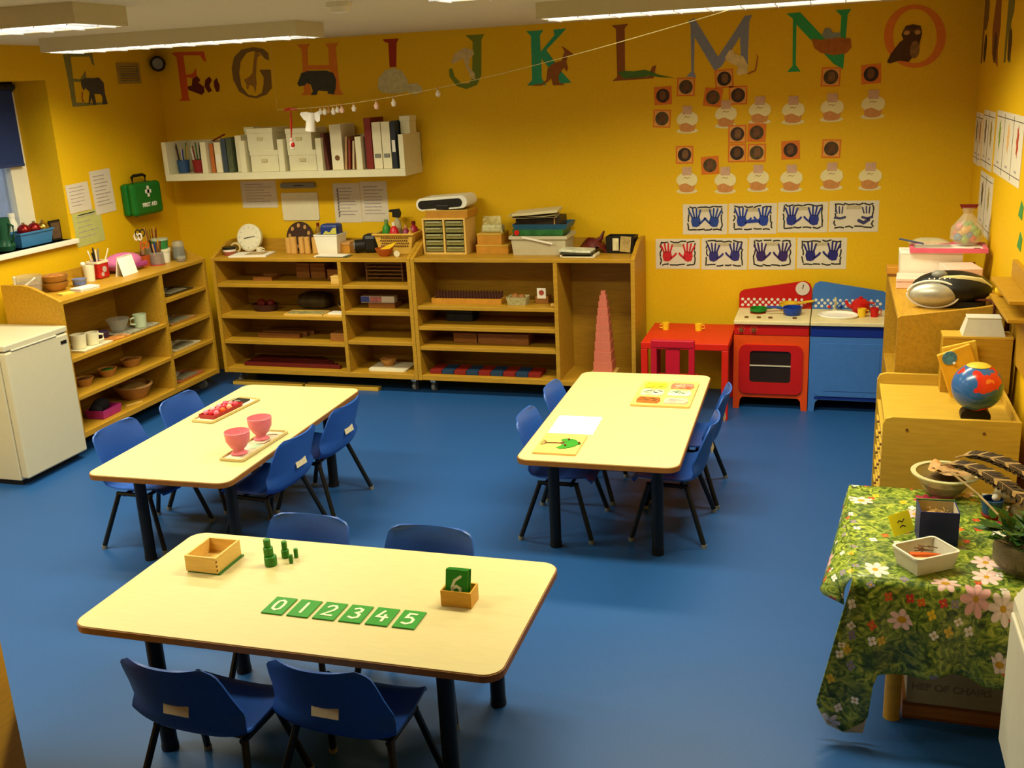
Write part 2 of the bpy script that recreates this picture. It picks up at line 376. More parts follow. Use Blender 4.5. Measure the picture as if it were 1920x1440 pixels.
def make_chair(label):
    o = thing('classroom_chair', label, 'chair', (0,0,0), 0, 'blue classroom chairs')
    nu, nv = 16, 44
    g = G(); a = [[shell(i/nu, j/nv) for i in range(nu+1)] for j in range(nv+1)]
    nrm = []
    for j in range(nv+1):
        row = []
        for i in range(nu+1):
            d1 = a[j][min(i+1,nu)]-a[j][max(i-1,0)]; d2 = a[min(j+1,nv)][i]-a[max(j-1,0)][i]
            row.append(d1.cross(d2).normalized())
        nrm.append(row)
    th = .007; n1 = nu+1
    top = [a[j][i] for j in range(nv+1) for i in range(n1)]; bot = [a[j][i]+nrm[j][i]*th*(1 if True else 0) for j in range(nv+1) for i in range(n1)]
    N = len(top); fs = []
    for j in range(nv):
        for i in range(nu):
            q = (j*n1+i, j*n1+i+1, (j+1)*n1+i+1, (j+1)*n1+i); fs.append(q); fs.append(tuple(N+k for k in q[::-1]))
    ring = [i for i in range(n1)] + [j*n1+nu for j in range(1,nv+1)] + [nv*n1+i for i in range(nu-1,-1,-1)] + [j*n1 for j in range(nv-1,0,-1)]
    for k in range(len(ring)):
        p, q = ring[k], ring[(k+1)%len(ring)]; fs.append((q,p,N+p,N+q))
    g.add(top+bot, fs); link('seat_shell', g.sm(), BLUEC, o)
    fr = G()
    for s in (-1,1): fr.tube([(s*.148,.095,.268),(s*.150,-.095,.268)], .0105)
    fr.tube([(-.148,.06,.262),(.148,.06,.262)], .009).tube([(-.148,-.06,.262),(.148,-.06,.262)], .009)
    link('seat_rail', fr.sm(), BLACK, o)
    for s in (-1,1):
        for foot, topp in (((s*.192,.16,.012),(s*.15,.085,.268)), ((s*.206,-.172,.012),(s*.152,-.085,.268))):
            l = link('leg', G().tube([foot, [(foot[i]*.08+topp[i]*.92) for i in range(3)], topp], .0115).sm(), BLACK, o)
            link('foot_cap', G().cyl(.013,0,.018,10,foot[0],foot[1]).sm(), GREYM, l)
    c = shell(.5,.72); st = G().box(-.042,.042,-.0015,.0015,-.016,.016); st.rot('X',-12).mv(c.x+.01,c.y-.0105,c.z)
    link('label_sticker', st, mat('sticker', '#cfc6a8', .6, .08, 90), o)
    return o
proto = None
def chair(label, x, y, rz):
    global proto
    if proto is None:
        proto = make_chair(label); proto.location = (x,y,0); proto.rotation_euler = (0,0,math.radians(rz)); return proto
    return dup(proto, (x,y,0), rz, label)
chair('blue chair at the front table, near side, left one with its back to the camera', 3.06,-4.48,-3)
chair('blue chair at the front table, near side, right one with its back to the camera', 3.475,-4.395,-2)
chair('blue chair on the far side of the front table behind the green cylinders', 2.965,-3.85,179)
chair('blue chair on the far side of the front table behind the card box', 3.445,-3.86,179)
chair('blue chair on the wall side of the left table, nearer the camera', 1.675,-2.855,-91)
chair('blue chair on the wall side of the left table, farther from the camera', 1.70,-2.375,-90)
chair('blue chair with white sticker on the inner side of the left table, nearer one', 2.27,-2.79,86)
chair('blue chair with white sticker on the inner side of the left table, farther one', 2.285,-2.32,88)
chair('blue chair on the left side of the right table, beside the tree puzzle', 3.60,-2.36,-89)
chair('blue chair on the left side of the right table, below the pink tower', 3.605,-1.90,-89)
chair('blue chair on the right side of the right table, nearer one', 4.095,-2.29,90)
chair('blue chair on the right side of the right table, beside the red toy table', 4.105,-1.838,90)

# ------------------------------------------------------------------ fridge
fr = thing('fridge', 'small white under-counter fridge at the left edge', 'fridge', (.525,-2.20,0))
FW = mat('fridge_enamel', '#c6bfa6', .35, .015, 20, spec=.4)
link('body', G().box(-.50,-.055,-.245,.245,.03,.775,.006), FW, fr)
link('worktop', G().box(-.50,-.002,-.247,.247,.778,.812,.006), FW, fr)
dr = link('door', G().box(-.05,0,-.245,.245,.045,.772,.01), FW, fr)
link('badge', G().box(0,.002,.175,.222,.715,.735), BLACKP, dr)
link('handle_recess', G().box(-.03,.004,-.2,.15,.772,.78,.002), mat('fridge_trim','#c9c5b4',.4), dr)
link('plinth', G().box(-.45,-.06,-.23,.23,0,.03), BLACKP, fr)

# ------------------------------------------------------------------ toy kitchen
def kitchen(label, x, body, dark, flip, cat):
    k = thing('play_kitchen' if cat == 'toy cooker' else 'play_sink', label, cat, (x,-.42,0))
    W = .452
    link('carcass', G().box(.012,W-.012,.02,.37,.09,.545), dark, k)
    fr_ = G().prism([(0,0),(.036,0),(.042,.06),(.058,.078),(W-.058,.078),(W-.042,.06),(W-.036,0),(W,0),(W,.478),(0,.478)], 0, .02, 'xz')
    for xx in (0, W-.03): fr_.box(xx,xx+.03,.02,.37,0,.1)
    link('front_frame', fr_, body, k)
    link('fascia', G().box(.002,W-.002,-.002,.02,.48,.548,.003), dark, k)
    link('worktop', G().box(0,W,-.02,.375,.55,.574,.004), mat('play_worktop','#dccf9e',.4,.06,20), k)
    tp = [(0,.574),(W,.574),(W,.70),(W-.012,.735),(W-.045,.752),(.03,.692),(.008,.68),(0,.665)]
    if not flip: pass
    else: tp = [(W-a,b) for a,b in tp]
    link('splashback', G().prism(tp,.355,.375,'xz'), body if flip else dark, k)
    d = G(); n = 0
    for r in range(3):
        for q in range(11):
            xx = .022+q*.037+(.018 if r==1 else 0)
            if flip and .10 < xx < .0: continue
            if xx < W-.015: d.disc(.0095,xx,.632-r*.019,.352,.356,10,'xz')
    link('dot_pattern', d, mat('dots','#d8d4cc',.6,.03), k)
    return k, W
ks, W = kitchen('red and orange toy cooker with a white clock on its splashback', 4.203, ORANGE, mat('cooker_red','#b81410',.42,.04,40), False, 'toy cooker')
ck_ = link('clock_face', G().disc(.043,.395,.705,.348,.356,24,'xz'), mat('clock_grey','#cfc6bc',.6,.04), ks)
link('clock_hand', G().stroke([(.395,.705),(.40,.73)],.005,.3465,.348,'xz'), INKD, ck_)
dr = G().ring(rrect(.034,.418,.105,.42,.045,5), rrect(.10,.348,.178,.382,.02,5), -.012, 0, 'xz')
dd = link('oven_door', dr, mat('cooker_red','#b81410'), ks)
link('oven_window', G().box(.095,.352,-.003,-.001,.172,.388), mat('oven_glass','#2a1d10',.2,.1,20), dd)
link('oven_rack', G().box(.10,.348,-.0085,-.003,.283,.29), mat('rack','#c9c0a8',.4), dd)
for x in (.045,.12):
    kb = link('knob', G().tube([(x,-.002,.516),(x,-.018,.516)],.012,14), BROWN, ks)
    sd = G()
    for a in range(8): sd.disc(.003,x+.02*math.cos(a*PI/4),.516+.02*math.sin(a*PI/4),-.0035,-.002,6,'xz')
    link('dial_mark', sd, TAN, kb)
link('hotplate', G().disc(.05,.13,.21,.574,.5755,24), mat('hob_red','#a8402c',.5), ks)
link('hotplate', G().disc(.05,.335,.2,.574,.5755,24), mat('hob_red','#a8402c'), ks)
for x in (.07,.145,.215,.36): link('hob_knob', G().cyl(.013,.574,.582,14,x,.065), BROWN, ks)
sk, W = kitchen('blue toy sink unit with a white basin and tap', 4.660, BLUEL, BLUED, True, 'toy sink')
dd = link('door', G().prism(rrect(.035,W-.012,.105,.44,.03,5),-.010,0,'xz'), BLUEL, sk)
link('door_panel', G().prism(rrect(.075,W-.045,.14,.405,.02,4),-.0125,-.010,'xz'), BLUEL, dd)
link('kick_rail', G().box(.035,W,-.004,.02,.085,.098), BLUED, sk)
bs = link('basin', G().lathe([(.112,.5745),(.120,.586),(.112,.590),(.100,.579),(.06,.5765),(0,.5762)],28,.16,.15,1,.85).sm(), mat('basin_white','#f4f0e6',.3,.02), sk)
tp = link('tap', G().tube([(.14,.30,.574),(.14,.30,.64),(.14,.28,.66),(.14,.24,.655)],.008).cyl(.015,.574,.59,12,.14,.30).sm(), mat('tap_cream','#c8c29a',.4), sk)
link('tap_knob', G().ball(.011,.105,.305,.60), RED, tp); link('tap_knob', G().ball(.011,.175,.305,.60), BLUED, tp)
def pan(label, col, x, y, r, h, ang, z=.5757):
    p = thing('toy_pan', label, 'toy pan', (x,y,z), ang, 'toy pans on the cooker')
    link('bowl', G().lathe([(r*.8,0),(r,h*.35),(r,h),(r*1.04,h),(r*.94,h*.98),(r*.92,h*.4),(r*.7,h*.12),(0,h*.1)],22).sm(), col, p)
    link('handle', G().tube([(r*.95,0,h*.8),(r+.045,0,h*.95),(r+.10,0,h*1.05)],.008), col, p)
pan('green toy frying pan on the left hob of the red cooker', mat('pan_green','#1c7a24',.35), 4.333,-.19,.052,.028,12)
pan('dark blue toy saucepan on the right hob of the red cooker', mat('pan_blue','#143a9c',.35), 4.545,-.25,.056,.05,188)
pan('yellow toy frying pan behind the blue saucepan on the cooker', mat('pan_yellow','#d8b428',.4), 4.52,-.13,.058,.05,20)
tp = thing('toy_teapot', 'round red toy teapot on the right end of the blue sink unit', 'toy teapot', (4.95,-.15,.5745))
link('pot', G().lathe([(.04,0),(.056,.03),(.052,.065),(.03,.085),(.012,.088),(.012,.1),(0,.102)],20).sm(), RED, tp)
link('spout', G().tube([(-.04,0,.03),(-.075,0,.045),(-.088,0,.075)],[.014,.011,.008]), RED, tp); link('handle', G().tube([(.045,0,.065),(.08,0,.06),(.08,0,.03),(.05,0,.02)],.007), RED, tp)
def mug(name, label, cat, m, loc, r=.022, h=.05, ang=0, group=None):
    u = thing(name, label, cat, loc, ang, group)
    link('cup', G().lathe([(r*.85,0),(r,h),(r*.88,h),(r*.75,.004),(0,.004)],18).sm(), m, u)
    link('handle', G().tube([(r*.9,0,h*.8),(r*1.55,0,h*.75),(r*1.55,0,h*.35),(r*.88,0,h*.25)],r*.16), m, u)
    return u
mug('toy_cup','yellow toy cup on the sink unit in front of the teapot','toy cup',YEL,(4.956,-.27,.5745),.026,.052,10,'toy cups on the sink unit')
mug('toy_cup','red toy cup at the right end of the sink unit','toy cup',RED,(5.03,-.26,.5745),.025,.055,0,'toy cups on the sink unit')

# ------------------------------------------------------------------ red table and chair
tb = thing('toy_table', 'low square red play table beside the orange cooker', 'table', (3.93,-.42,0))
REDT = mat('red_lacquer','#c8200e',.4,.04,40)
link('tabletop', G().box(-.265,.265,-.265,.265,.44,.482,.004), REDT, tb)
for sx in (-1,1):
    for sy in (-1,1): link('leg', G().box(*sorted((sx*.225,sx*.265)),*sorted((sy*.225,sy*.265)),0,.44,.003), REDT, tb)
rc = thing('toy_chair', 'small red wooden chair pushed in at the red play table', 'chair', (3.885,-.72,0))
REDC = mat('red_chair_paint','#b0122a',.42,.05,40)
link('seat', G().box(-.125,.125,-.12,.13,.245,.265,.004), REDC, rc)
for sx in (-1,1):
    link('back_post', G().box(*sorted((sx*.095,sx*.13)),-.14,-.115,0,.52,.003), REDC, rc); link('front_leg', G().box(*sorted((sx*.095,sx*.125)),.10,.13,0,.245,.003), REDC, rc)
link('top_rail', G().box(-.13,.13,-.142,-.113,.49,.545,.01), REDC, rc); link('splat', G().box(-.042,.042,-.134,-.122,.30,.49,.002), REDC, rc)
link('lower_rail', G().box(-.095,.095,-.138,-.117,.27,.305,.003), REDC, rc)
for x, y, lb, a in ((3.765,-.335,'left of two small yellow cups on the red play table',200),(3.975,-.345,'right of two small yellow cups on the red play table',0)):
    mug('toy_cup', lb, 'toy cup', YEL, (x,y,.482), .024, .045, a, 'yellow cups on the red table')

# ------------------------------------------------------------------ right-hand map cabinet, crate, globe
mc = thing('map_cabinet', 'low pale wooden map cabinet with a globe on top, near the right wall', 'cabinet', (4.985,-2.64,0))
PW = mat('pale_birch','#bf9a34',.45,.1,5,stretch=WOODSTR)
MW, MD = .50, .66
for y in (0, MD-.022): link('side_panel', G().prism([(0,.03),(MW,.03),(MW,.705),(.035,.705),(.01,.697),(0,.675)], y, y+.022, 'xz'), PW, mc)
link('top_panel', G().box(.01,MW,.022,MD-.022,.640,.658), PW, mc)
link('back_panel', G().box(MW-.012,MW,.022,MD-.022,.03,.70), PW, mc)
for i in range(8):
    z = .06+i*.073; s_ = link('shelf', G().box(.004,MW-.012,.022,MD-.022,z,z+.012), PW, mc)
    for yy in (.12,.32,.52): pass
for x in (.09,.37): link('screw', G().tube([(x,-.002,.655),(x,.004,.655)],.006,10), BROWN, mc)
for i in range(7):
    z = .0725+i*.073
    b = thing('map_board', ('lowest','second lowest','third lowest','middle','third highest','second highest','highest')[i]+' green and wood map board in the cabinet left side slots', 'map board', (5.0,-2.31,z), 0, 'map boards in the cabinet')
    link('board', G().box(0,.44,-.29,.29,0,.012,.001), BOXWOOD, b); link('frame', G().box(-.004,.03,-.29,.29,.012,.03), mat('map_green','#8a9448',.6,.3,18), b)
    for yy in (-.15,.0,.15): link('knob', G().ball(.0065,-.009,yy,.016,10), BROWN, b)
gl = thing('globe', 'blue globe with red and orange continents on a black base', 'globe', (5.335,-2.50,.658))
gm = bpy.data.materials.new('globe_paint'); gm.use_nodes = True; nt = gm.node_tree; b = nt.nodes['Principled BSDF']; b.inputs['Roughness'].default_value = .22
tc = nt.nodes.new('ShaderNodeTexCoord'); nz = nt.nodes.new('ShaderNodeTexNoise'); nz.inputs['Scale'].default_value = 11; nz.inputs['Detail'].default_value = 2
mp = nt.nodes.new('ShaderNodeMapping'); mp.inputs['Location'].default_value = (2.3,.4,1.1); nt.links.new(tc.outputs['Object'],mp.inputs[0]); nt.links.new(mp.outputs[0],nz.inputs['Vector'])
rp = nt.nodes.new('ShaderNodeValToRGB'); rp.color_ramp.interpolation = 'CONSTANT'
for p, c in ((0,'#2f5fa0'),(.56,'#d0301e'),(.68,'#e0782a')):
    e = rp.color_ramp.elements[0] if p == 0 else rp.color_ramp.elements.new(p) if p > .6 else rp.color_ramp.elements[1]
    e.position = p; e.color = lin(c)
nt.links.new(nz.outputs[0], rp.inputs[0]); nt.links.new(rp.outputs[0], b.inputs['Base Color'])
link('base', G().prism(rrect(-.055,.055,0,.055,.025,5),-.03,.03,'xz'), BLACKP, gl)
sp = link('sphere', G().ball(.096,0,0,.145,28,rings=18).sm(), gm, gl)
link('polar_cap', G().lathe([(.0455,.2315),(.035,.2375),(.02,.242),(0,.2435)],20,0,0).sm(), mat('cap_yellow','#d8b83a',.4), sp)
cr = thing('wooden_crate', 'wooden box at the back of the map cabinet carrying a white plastic tub', 'box', (5.36,-2.09,.658))
link('front_panel', G().box(-.12,.155,-.012,0,0,.24), WOOD, cr); link('side_panel', G().box(-.12,-.108,0,.09,0,.24), WOOD, cr); link('side_panel', G().box(.143,.155,0,.09,0,.24), WOOD, cr); link('lid', G().box(-.122,.157,-.014,.1,.24,.252,.002), WOODEDGE, cr)
tb = thing('plastic_tub', 'white plastic tub upside down on the wooden box behind the globe', 'tub', (5.40,-2.04,.910))
link('body', G().tray(-.085,.085,-.055,.055,0,.072,.004,-.02).xf(Matrix.Identity(4)), FROST, tb)
link('lid', G().box(-.068,.068,-.038,.038,.072,.078,.002), FROST, tb)
pz = thing('puzzle_board', 'yellow wooden map puzzle boards leaning in front of the wooden box', 'puzzle', (5.345,-2.135,.658), 12)
link('board', G().box(-.07,.07,-.008,.008,0,.235,.004).rot('Y',-12), mat('puzzle_yellow','#d9b13a',.5,.1,20), pz)
link('board', G().box(-.07,.07,-.03,-.012,.012,.225,.004).rot('Y',-20), mat('puzzle_yellow2','#e0a828',.5,.12,12), pz)
link('painted_map', G().disc(.03,-.02,.198,-.034,-.03,14,'xz').rot('Y',-22), mat('map_blue','#4d7f9a',.5,.4,60), pz)
for z in (.1,.17): link('knob', G().ball(.007,-.01,-.036,z).rot('Y',-22), PAPER, pz)
rk = thing('wall_rack', 'wooden rack fixed to the right wall at the picture edge', 'rack', (5.545,-2.06,0))
link('back_panel', G().box(-.02,0,-.3,.22,.80,1.20), WOOD, rk); link('shelf', G().box(-.10,-.02,-.3,.23,1.03,1.045,.002), WOOD, rk); link('shelf', G().box(-.10,-.02,-.3,.235,1.105,1.12,.002), WOOD, rk)
link('bracket', G().box(-.09,-.02,.19,.205,.82,1.03), WOOD, rk)
solo('toy_fruit', G().ball(.028,0,0,.028,12,1.3,1,1).sm(), YEL, 'yellow toy fruit on the wall rack at the right edge', 'toy', (5.49,-1.90,1.045))
ht = thing('wall_heater', 'white wall heater cut off by the right edge in the lower corner', 'heater', (5.285,-4.5,0))
HE = mat('heater_enamel','#d8d2bd',.4,.03,20)
link('casing', G().prism([(0,.14),(.26,.14),(.26,.70),(.06,.70),(.0,.60)],-.55,.60,'xz'), HE, ht)
link('front_panel', G().box(-.012,0,-.5,.56,.17,.58,.006), HE, ht)
link('grille', G().box(.07,.22,-.5,.55,.70,.706), GREYM, ht)
for y in (-.45,.5): link('foot', G().box(.03,.23,y-.03,y+.03,0,.14), GREYM, ht)

LETTERS = {'E': ([(-0.98,2.367),(-0.696,2.371),(-0.692,2.286),(-0.713,2.299),(-0.726,2.346),(-0.913,2.344),(-0.921,2.207),(-0.855,2.202),(-0.79,2.257),(-0.791,2.197),(-0.812,2.164),(-0.853,2.185),(-0.92,2.188),(-0.929,2.056),(-0.679,2.049),(-0.631,2.074),(-0.619,2.038),(-0.968,2.03),(-0.971,2.199)],[('elephant',[(-0.85,2.198),(-0.801,2.21),(-0.722,2.209),(-0.667,2.213),(-0.627,2.178),(-0.63,2.109),(-0.619,2.038),(-0.668,2.036),(-0.662,2.092),(-0.679,2.105),(-0.74,2.107),(-0.733,2.038),(-0.764,2.034),(-0.772,2.086),(-0.802,2.044),(-0.812,2.044),(-0.781,2.12),(-0.817,2.147),(-0.84,2.13),(-0.854,2.164)]),('trunk',[(-0.859,2.122),(-0.849,2.122),(-0.862,2.08),(-0.851,2.058),(-0.867,2.059),(-0.87,2.088)])]),'F': ([(0.134,2.369),(0.163,2.375),(0.407,2.369),(0.415,2.295),(0.396,2.301),(0.37,2.343),(0.232,2.351),(0.233,2.217),(0.284,2.219),(0.323,2.258),(0.323,2.184),(0.236,2.198),(0.231,2.058),(0.244,2.034),(0.142,2.036),(0.174,2.055),(0.174,2.34)],[('fish',[(0.234,2.133),(0.272,2.14),(0.284,2.186),(0.326,2.201),(0.349,2.174),(0.33,2.156),(0.37,2.127),(0.37,2.089),(0.345,2.07),(0.297,2.088),(0.239,2.109)]),('fish',[(0.388,2.172),(0.425,2.194),(0.443,2.17),(0.416,2.134),(0.432,2.096),(0.403,2.083),(0.376,2.126)]),('fish',[(0.458,2.16),(0.484,2.182),(0.501,2.13),(0.492,2.089),(0.47,2.085),(0.456,2.123)])]),'G': ([(0.809,2.376),(0.887,2.36),(0.922,2.33),(0.923,2.28),(0.891,2.293),(0.857,2.334),(0.805,2.35),(0.75,2.339),(0.696,2.286),(0.672,2.207),(0.679,2.115),(0.726,2.056),(0.785,2.042),(0.835,2.063),(0.858,2.119),(0.865,2.17),(0.841,2.211),(0.842,2.222),(0.928,2.218),(0.922,2.093),(0.873,2.05),(0.79,2.028),(0.723,2.039),(0.654,2.082),(0.618,2.164),(0.616,2.244),(0.646,2.317),(0.713,2.364)],[('giraffe',[(0.818,2.347),(0.837,2.34),(0.861,2.317),(0.834,2.31),(0.823,2.279),(0.803,2.178),(0.804,2.133),(0.784,2.065),(0.779,2.1),(0.768,2.117),(0.742,2.124),(0.73,2.09),(0.718,2.102),(0.722,2.125),(0.706,2.16),(0.756,2.181),(0.779,2.202),(0.804,2.292)])]),'H': ([(1.151,2.374),(1.254,2.374),(1.232,2.347),(1.225,2.231),(1.385,2.227),(1.391,2.339),(1.368,2.367),(1.47,2.369),(1.448,2.341),(1.447,2.149),(1.451,2.059),(1.473,2.025),(1.371,2.027),(1.392,2.051),(1.388,2.196),(1.224,2.204),(1.225,2.058),(1.242,2.035),(1.143,2.033),(1.173,2.06),(1.185,2.339)],[('hippo',[(1.126,2.113),(1.167,2.184),(1.221,2.195),(1.362,2.191),(1.412,2.172),(1.43,2.127),(1.42,2.072),(1.403,2.03),(1.352,2.036),(1.36,2.052),(1.284,2.061),(1.268,2.033),(1.222,2.032),(1.242,2.057),(1.23,2.103),(1.199,2.115),(1.184,2.099),(1.138,2.095)])]),'I': ([(1.803,2.372),(1.919,2.371),(1.902,2.343),(1.887,2.191),(1.838,2.19),(1.842,2.347),(1.812,2.357)],[('igloo',[(1.739,2.058),(1.75,2.124),(1.801,2.17),(1.865,2.186),(1.924,2.164),(1.957,2.114),(1.966,2.075),(2.027,2.078),(2.062,2.049),(2.065,2.017),(2.009,2.003),(1.95,2.027),(1.9,2.016),(1.825,2.016),(1.764,2.029)])]),'J': ([(2.397,2.364),(2.528,2.364),(2.506,2.329),(2.493,2.108),(2.46,2.046),(2.382,2.023),(2.312,2.047),(2.268,2.108),(2.266,2.157),(2.29,2.161),(2.304,2.107),(2.349,2.062),(2.402,2.059),(2.427,2.09),(2.445,2.322)],[('jellyfish',[(2.286,2.198),(2.314,2.255),(2.387,2.288),(2.444,2.269),(2.452,2.243),(2.417,2.218),(2.408,2.166),(2.447,2.121),(2.45,2.079),(2.421,2.09),(2.391,2.166),(2.371,2.221),(2.31,2.192)])]),'K': ([(2.816,2.365),(2.931,2.366),(2.907,2.337),(2.907,2.234),(3.005,2.332),(2.997,2.363),(3.083,2.368),(3.049,2.334),(2.946,2.243),(3.052,2.093),(3.106,2.033),(3.039,2.028),(2.996,2.085),(2.91,2.193),(2.908,2.068),(2.938,2.025),(2.807,2.028),(2.843,2.061),(2.846,2.336)],[('kangaroo',[(3.047,2.263),(3.074,2.246),(3.117,2.213),(3.128,2.207),(3.089,2.199),(3.077,2.164),(3.089,2.122),(3.077,2.102),(3.059,2.129),(3.042,2.104),(3.024,2.084),(3.023,2.042),(3.061,2.019),(2.983,2.021),(2.973,2.065),(2.95,2.045),(2.903,2.021),(2.801,2.028),(2.904,2.032),(2.939,2.056),(2.951,2.129),(2.988,2.158),(3.044,2.171),(3.068,2.226)])]),'L': ([(3.377,2.368),(3.486,2.371),(3.462,2.345),(3.46,2.084),(3.474,2.058),(3.607,2.046),(3.634,2.106),(3.661,2.114),(3.644,2.034),(3.376,2.029),(3.409,2.055),(3.406,2.344)],[('lizard',[(3.414,2.076),(3.447,2.089),(3.522,2.083),(3.586,2.09),(3.629,2.076),(3.682,2.053),(3.776,2.031),(3.671,2.041),(3.629,2.05),(3.554,2.044),(3.457,2.041)])]),'M': ([(3.859,2.366),(3.9,2.378),(4.045,2.145),(4.163,2.314),(4.202,2.374),(4.247,2.376),(4.231,2.339),(4.226,2.145),(4.228,2.077),(4.187,2.079),(4.176,2.255),(4.066,2.085),(4.025,2.062),(3.901,2.266),(3.896,2.063),(3.912,2.027),(3.849,2.035),(3.881,2.064),(3.875,2.341)],[('mouse',[(4.087,2.138),(4.115,2.18),(4.14,2.179),(4.148,2.154),(4.196,2.142),(4.227,2.086),(4.223,2.037),(4.168,2.028),(4.157,2.05),(4.172,2.079),(4.126,2.101),(4.096,2.118)]),('mouse_tail',[(4.223,2.037),(4.268,2.055),(4.282,2.133),(4.271,2.153),(4.289,2.132),(4.278,2.05),(4.233,2.03)])]),'N': ([(4.448,2.371),(4.528,2.374),(4.761,2.126),(4.765,2.339),(4.73,2.373),(4.82,2.374),(4.801,2.345),(4.788,2.034),(4.73,2.07),(4.509,2.305),(4.512,2.072),(4.543,2.033),(4.462,2.034),(4.493,2.069),(4.487,2.34)],[('nest',[(4.6,2.218),(4.658,2.21),(4.757,2.217),(4.823,2.209),(4.83,2.156),(4.802,2.124),(4.728,2.118),(4.653,2.136),(4.614,2.167)]),('egg',[(4.657,2.235),(4.673,2.275),(4.706,2.273),(4.719,2.248),(4.764,2.245),(4.77,2.22),(4.724,2.215),(4.675,2.213)])]),'O': (None,[('owl',[(5.106,2.214),(5.127,2.26),(5.166,2.268),(5.21,2.256),(5.22,2.215),(5.211,2.167),(5.206,2.119),(5.154,2.057),(5.106,2.068),(5.05,2.054),(5.034,2.063),(5.055,2.111),(5.1,2.173),(5.119,2.185)])])}
RING_O = ([(5.351,2.192),(5.349,2.153),(5.339,2.116),(5.322,2.083),(5.296,2.056),(5.266,2.037),(5.23,2.025),(5.192,2.022),(5.154,2.029),(5.117,2.044),(5.083,2.067),(5.054,2.097),(5.031,2.132),(5.016,2.171),(5.01,2.211),(5.012,2.25),(5.023,2.287),(5.042,2.319),(5.067,2.346),(5.098,2.364),(5.134,2.375),(5.171,2.377),(5.209,2.37),(5.246,2.355),(5.279,2.332),(5.307,2.303),(5.329,2.269),(5.344,2.231)],[(5.302,2.194),(5.301,2.161),(5.294,2.129),(5.282,2.101),(5.264,2.078),(5.242,2.061),(5.218,2.051),(5.191,2.049),(5.164,2.054),(5.137,2.066),(5.113,2.086),(5.092,2.111),(5.076,2.141),(5.065,2.174),(5.06,2.208),(5.062,2.242),(5.069,2.273),(5.082,2.301),(5.1,2.324),(5.121,2.34),(5.146,2.35),(5.173,2.352),(5.2,2.346),(5.226,2.334),(5.249,2.314),(5.27,2.289),(5.286,2.26),(5.296,2.228)])

# ------------------------------------------------------------------ wall letters
LCOL = {'E':'#7f7a3e','F':'#d0571e','G':'#7d5f2e','H':'#d97b1e','I':'#9c2a18','J':'#6f7f22','K':'#2f9a72','L':'#8a4f22','M':'#7f86a0','N':'#2f9a58','O':'#dd7a20'}
PCOL = {'elephant':'#4a443a','trunk':'#a84a2a','fish':'#5c1a16','giraffe':'#9a6f2c','hippo':'#3d3f38','igloo':'#c2bb92','jellyfish':'#cbb682','kangaroo':'#8f5420','lizard':'#47702a','mouse':'#d8c48c','mouse_tail':'#a5622a','nest':'#a4601f','egg':'#7f8a86','owl':'#4f3016'}
ANIM = {'E':'a grey elephant','F':'dark red fish','G':'a tan giraffe','H':'a grey hippo','I':'a pale igloo','J':'a pale jellyfish','K':'a brown kangaroo','L':'a green lizard','M':'a pale mouse','N':'a brown nest','O':'a brown owl'}
for k, (poly, pics) in LETTERS.items():
    allp = (poly or RING_O[0]) + [p for _, q in pics for p in q]
    cx = sum(p[0] for p in allp)/len(allp); cz = min(p[1] for p in allp)
    pl, M0 = ('yz', 1) if k == 'E' else ('xz', -1)
    loc = (0, cx, cz) if k == 'E' else (cx, 0, cz)
    t = thing('wall_letter', 'painted letter '+k+' with '+ANIM[k]+' on the upper '+('left' if k=='E' else 'back')+' wall', 'wall letter', loc, 0, 'alphabet frieze')
    sh = lambda q: [(a-cx, b-cz) for a, b in q]
    lm = mat('letter_'+k.lower(), LCOL[k], .7, .06, 40)
    if poly: link('letter', G().prism(sh(poly), 0 if M0>0 else -.0015, .0015 if M0>0 else 0, pl), lm, t)
    else: link('letter', G().ring(sh(RING_O[0]), sh(RING_O[1]), -.0015, 0, 'xz'), lm, t)
    for i, (nm, q) in enumerate(pics):
        a, b = (.0015, .003) if M0 > 0 else (-.003-.0005*i, -.0015)
        pp = link(nm, G().prism(sh(q), a, b, pl), mat('pic_'+nm, PCOL[nm], .7, .16, 28), t)
        if nm == 'owl':
            for dx in (-.03,.03): link('eye', G().disc(.017,5.165+dx-cx,2.222-cz,-.004,-.003,14,'xz',.013), TAN, pp)
            link('breast', G().disc(.026,5.185-cx,2.125-cz,-.004,-.003,14,'xz',.05), mat('owl_breast','#8a6434',.7,.3,60), pp)
            link('brow', G().stroke([(5.12-cx,2.242-cz),(5.165-cx,2.23-cz),(5.21-cx,2.243-cz)],.008,-.0045,-.004,'xz'), BROWN, pp)
RW = {'P':[(0,0),(0,.36),(.14,.36),(.2,.31),(.2,.23),(.14,.18),(.06,.18),(.06,0)], 'Q':[(.05,.05),(0,.18),(.06,.33),(.15,.36),(.25,.31),(.29,.18),(.25,.06),(.3,-.02),(.22,.0),(.15,0)], 'R':[(0,0),(0,.36),(.14,.36),(.2,.31),(.2,.23),(.13,.18),(.22,0),(.15,0),(.06,.16),(.06,0)]}
for k, y, c in (('P',-.02,'#7a5a28'),('Q',-.42,'#8a4f22'),('R',-.92,'#6f6a2a')):
    t = thing('wall_letter', 'painted letter '+k+' seen edge-on high on the right wall', 'wall letter', (RX,y,2.03), 0, 'alphabet frieze')
    link('letter', G().prism([(-a,b) for a,b in RW[k]], -.0015, 0, 'yz'), mat('letter_'+k.lower(), c, .7, .08, 40), t)
    link('animal_picture', G().disc(.05,-.16,.08,-.003,-.0015,12,'yz',.075), mat('pic_dark','#4a3418',.7,.3,50), t)

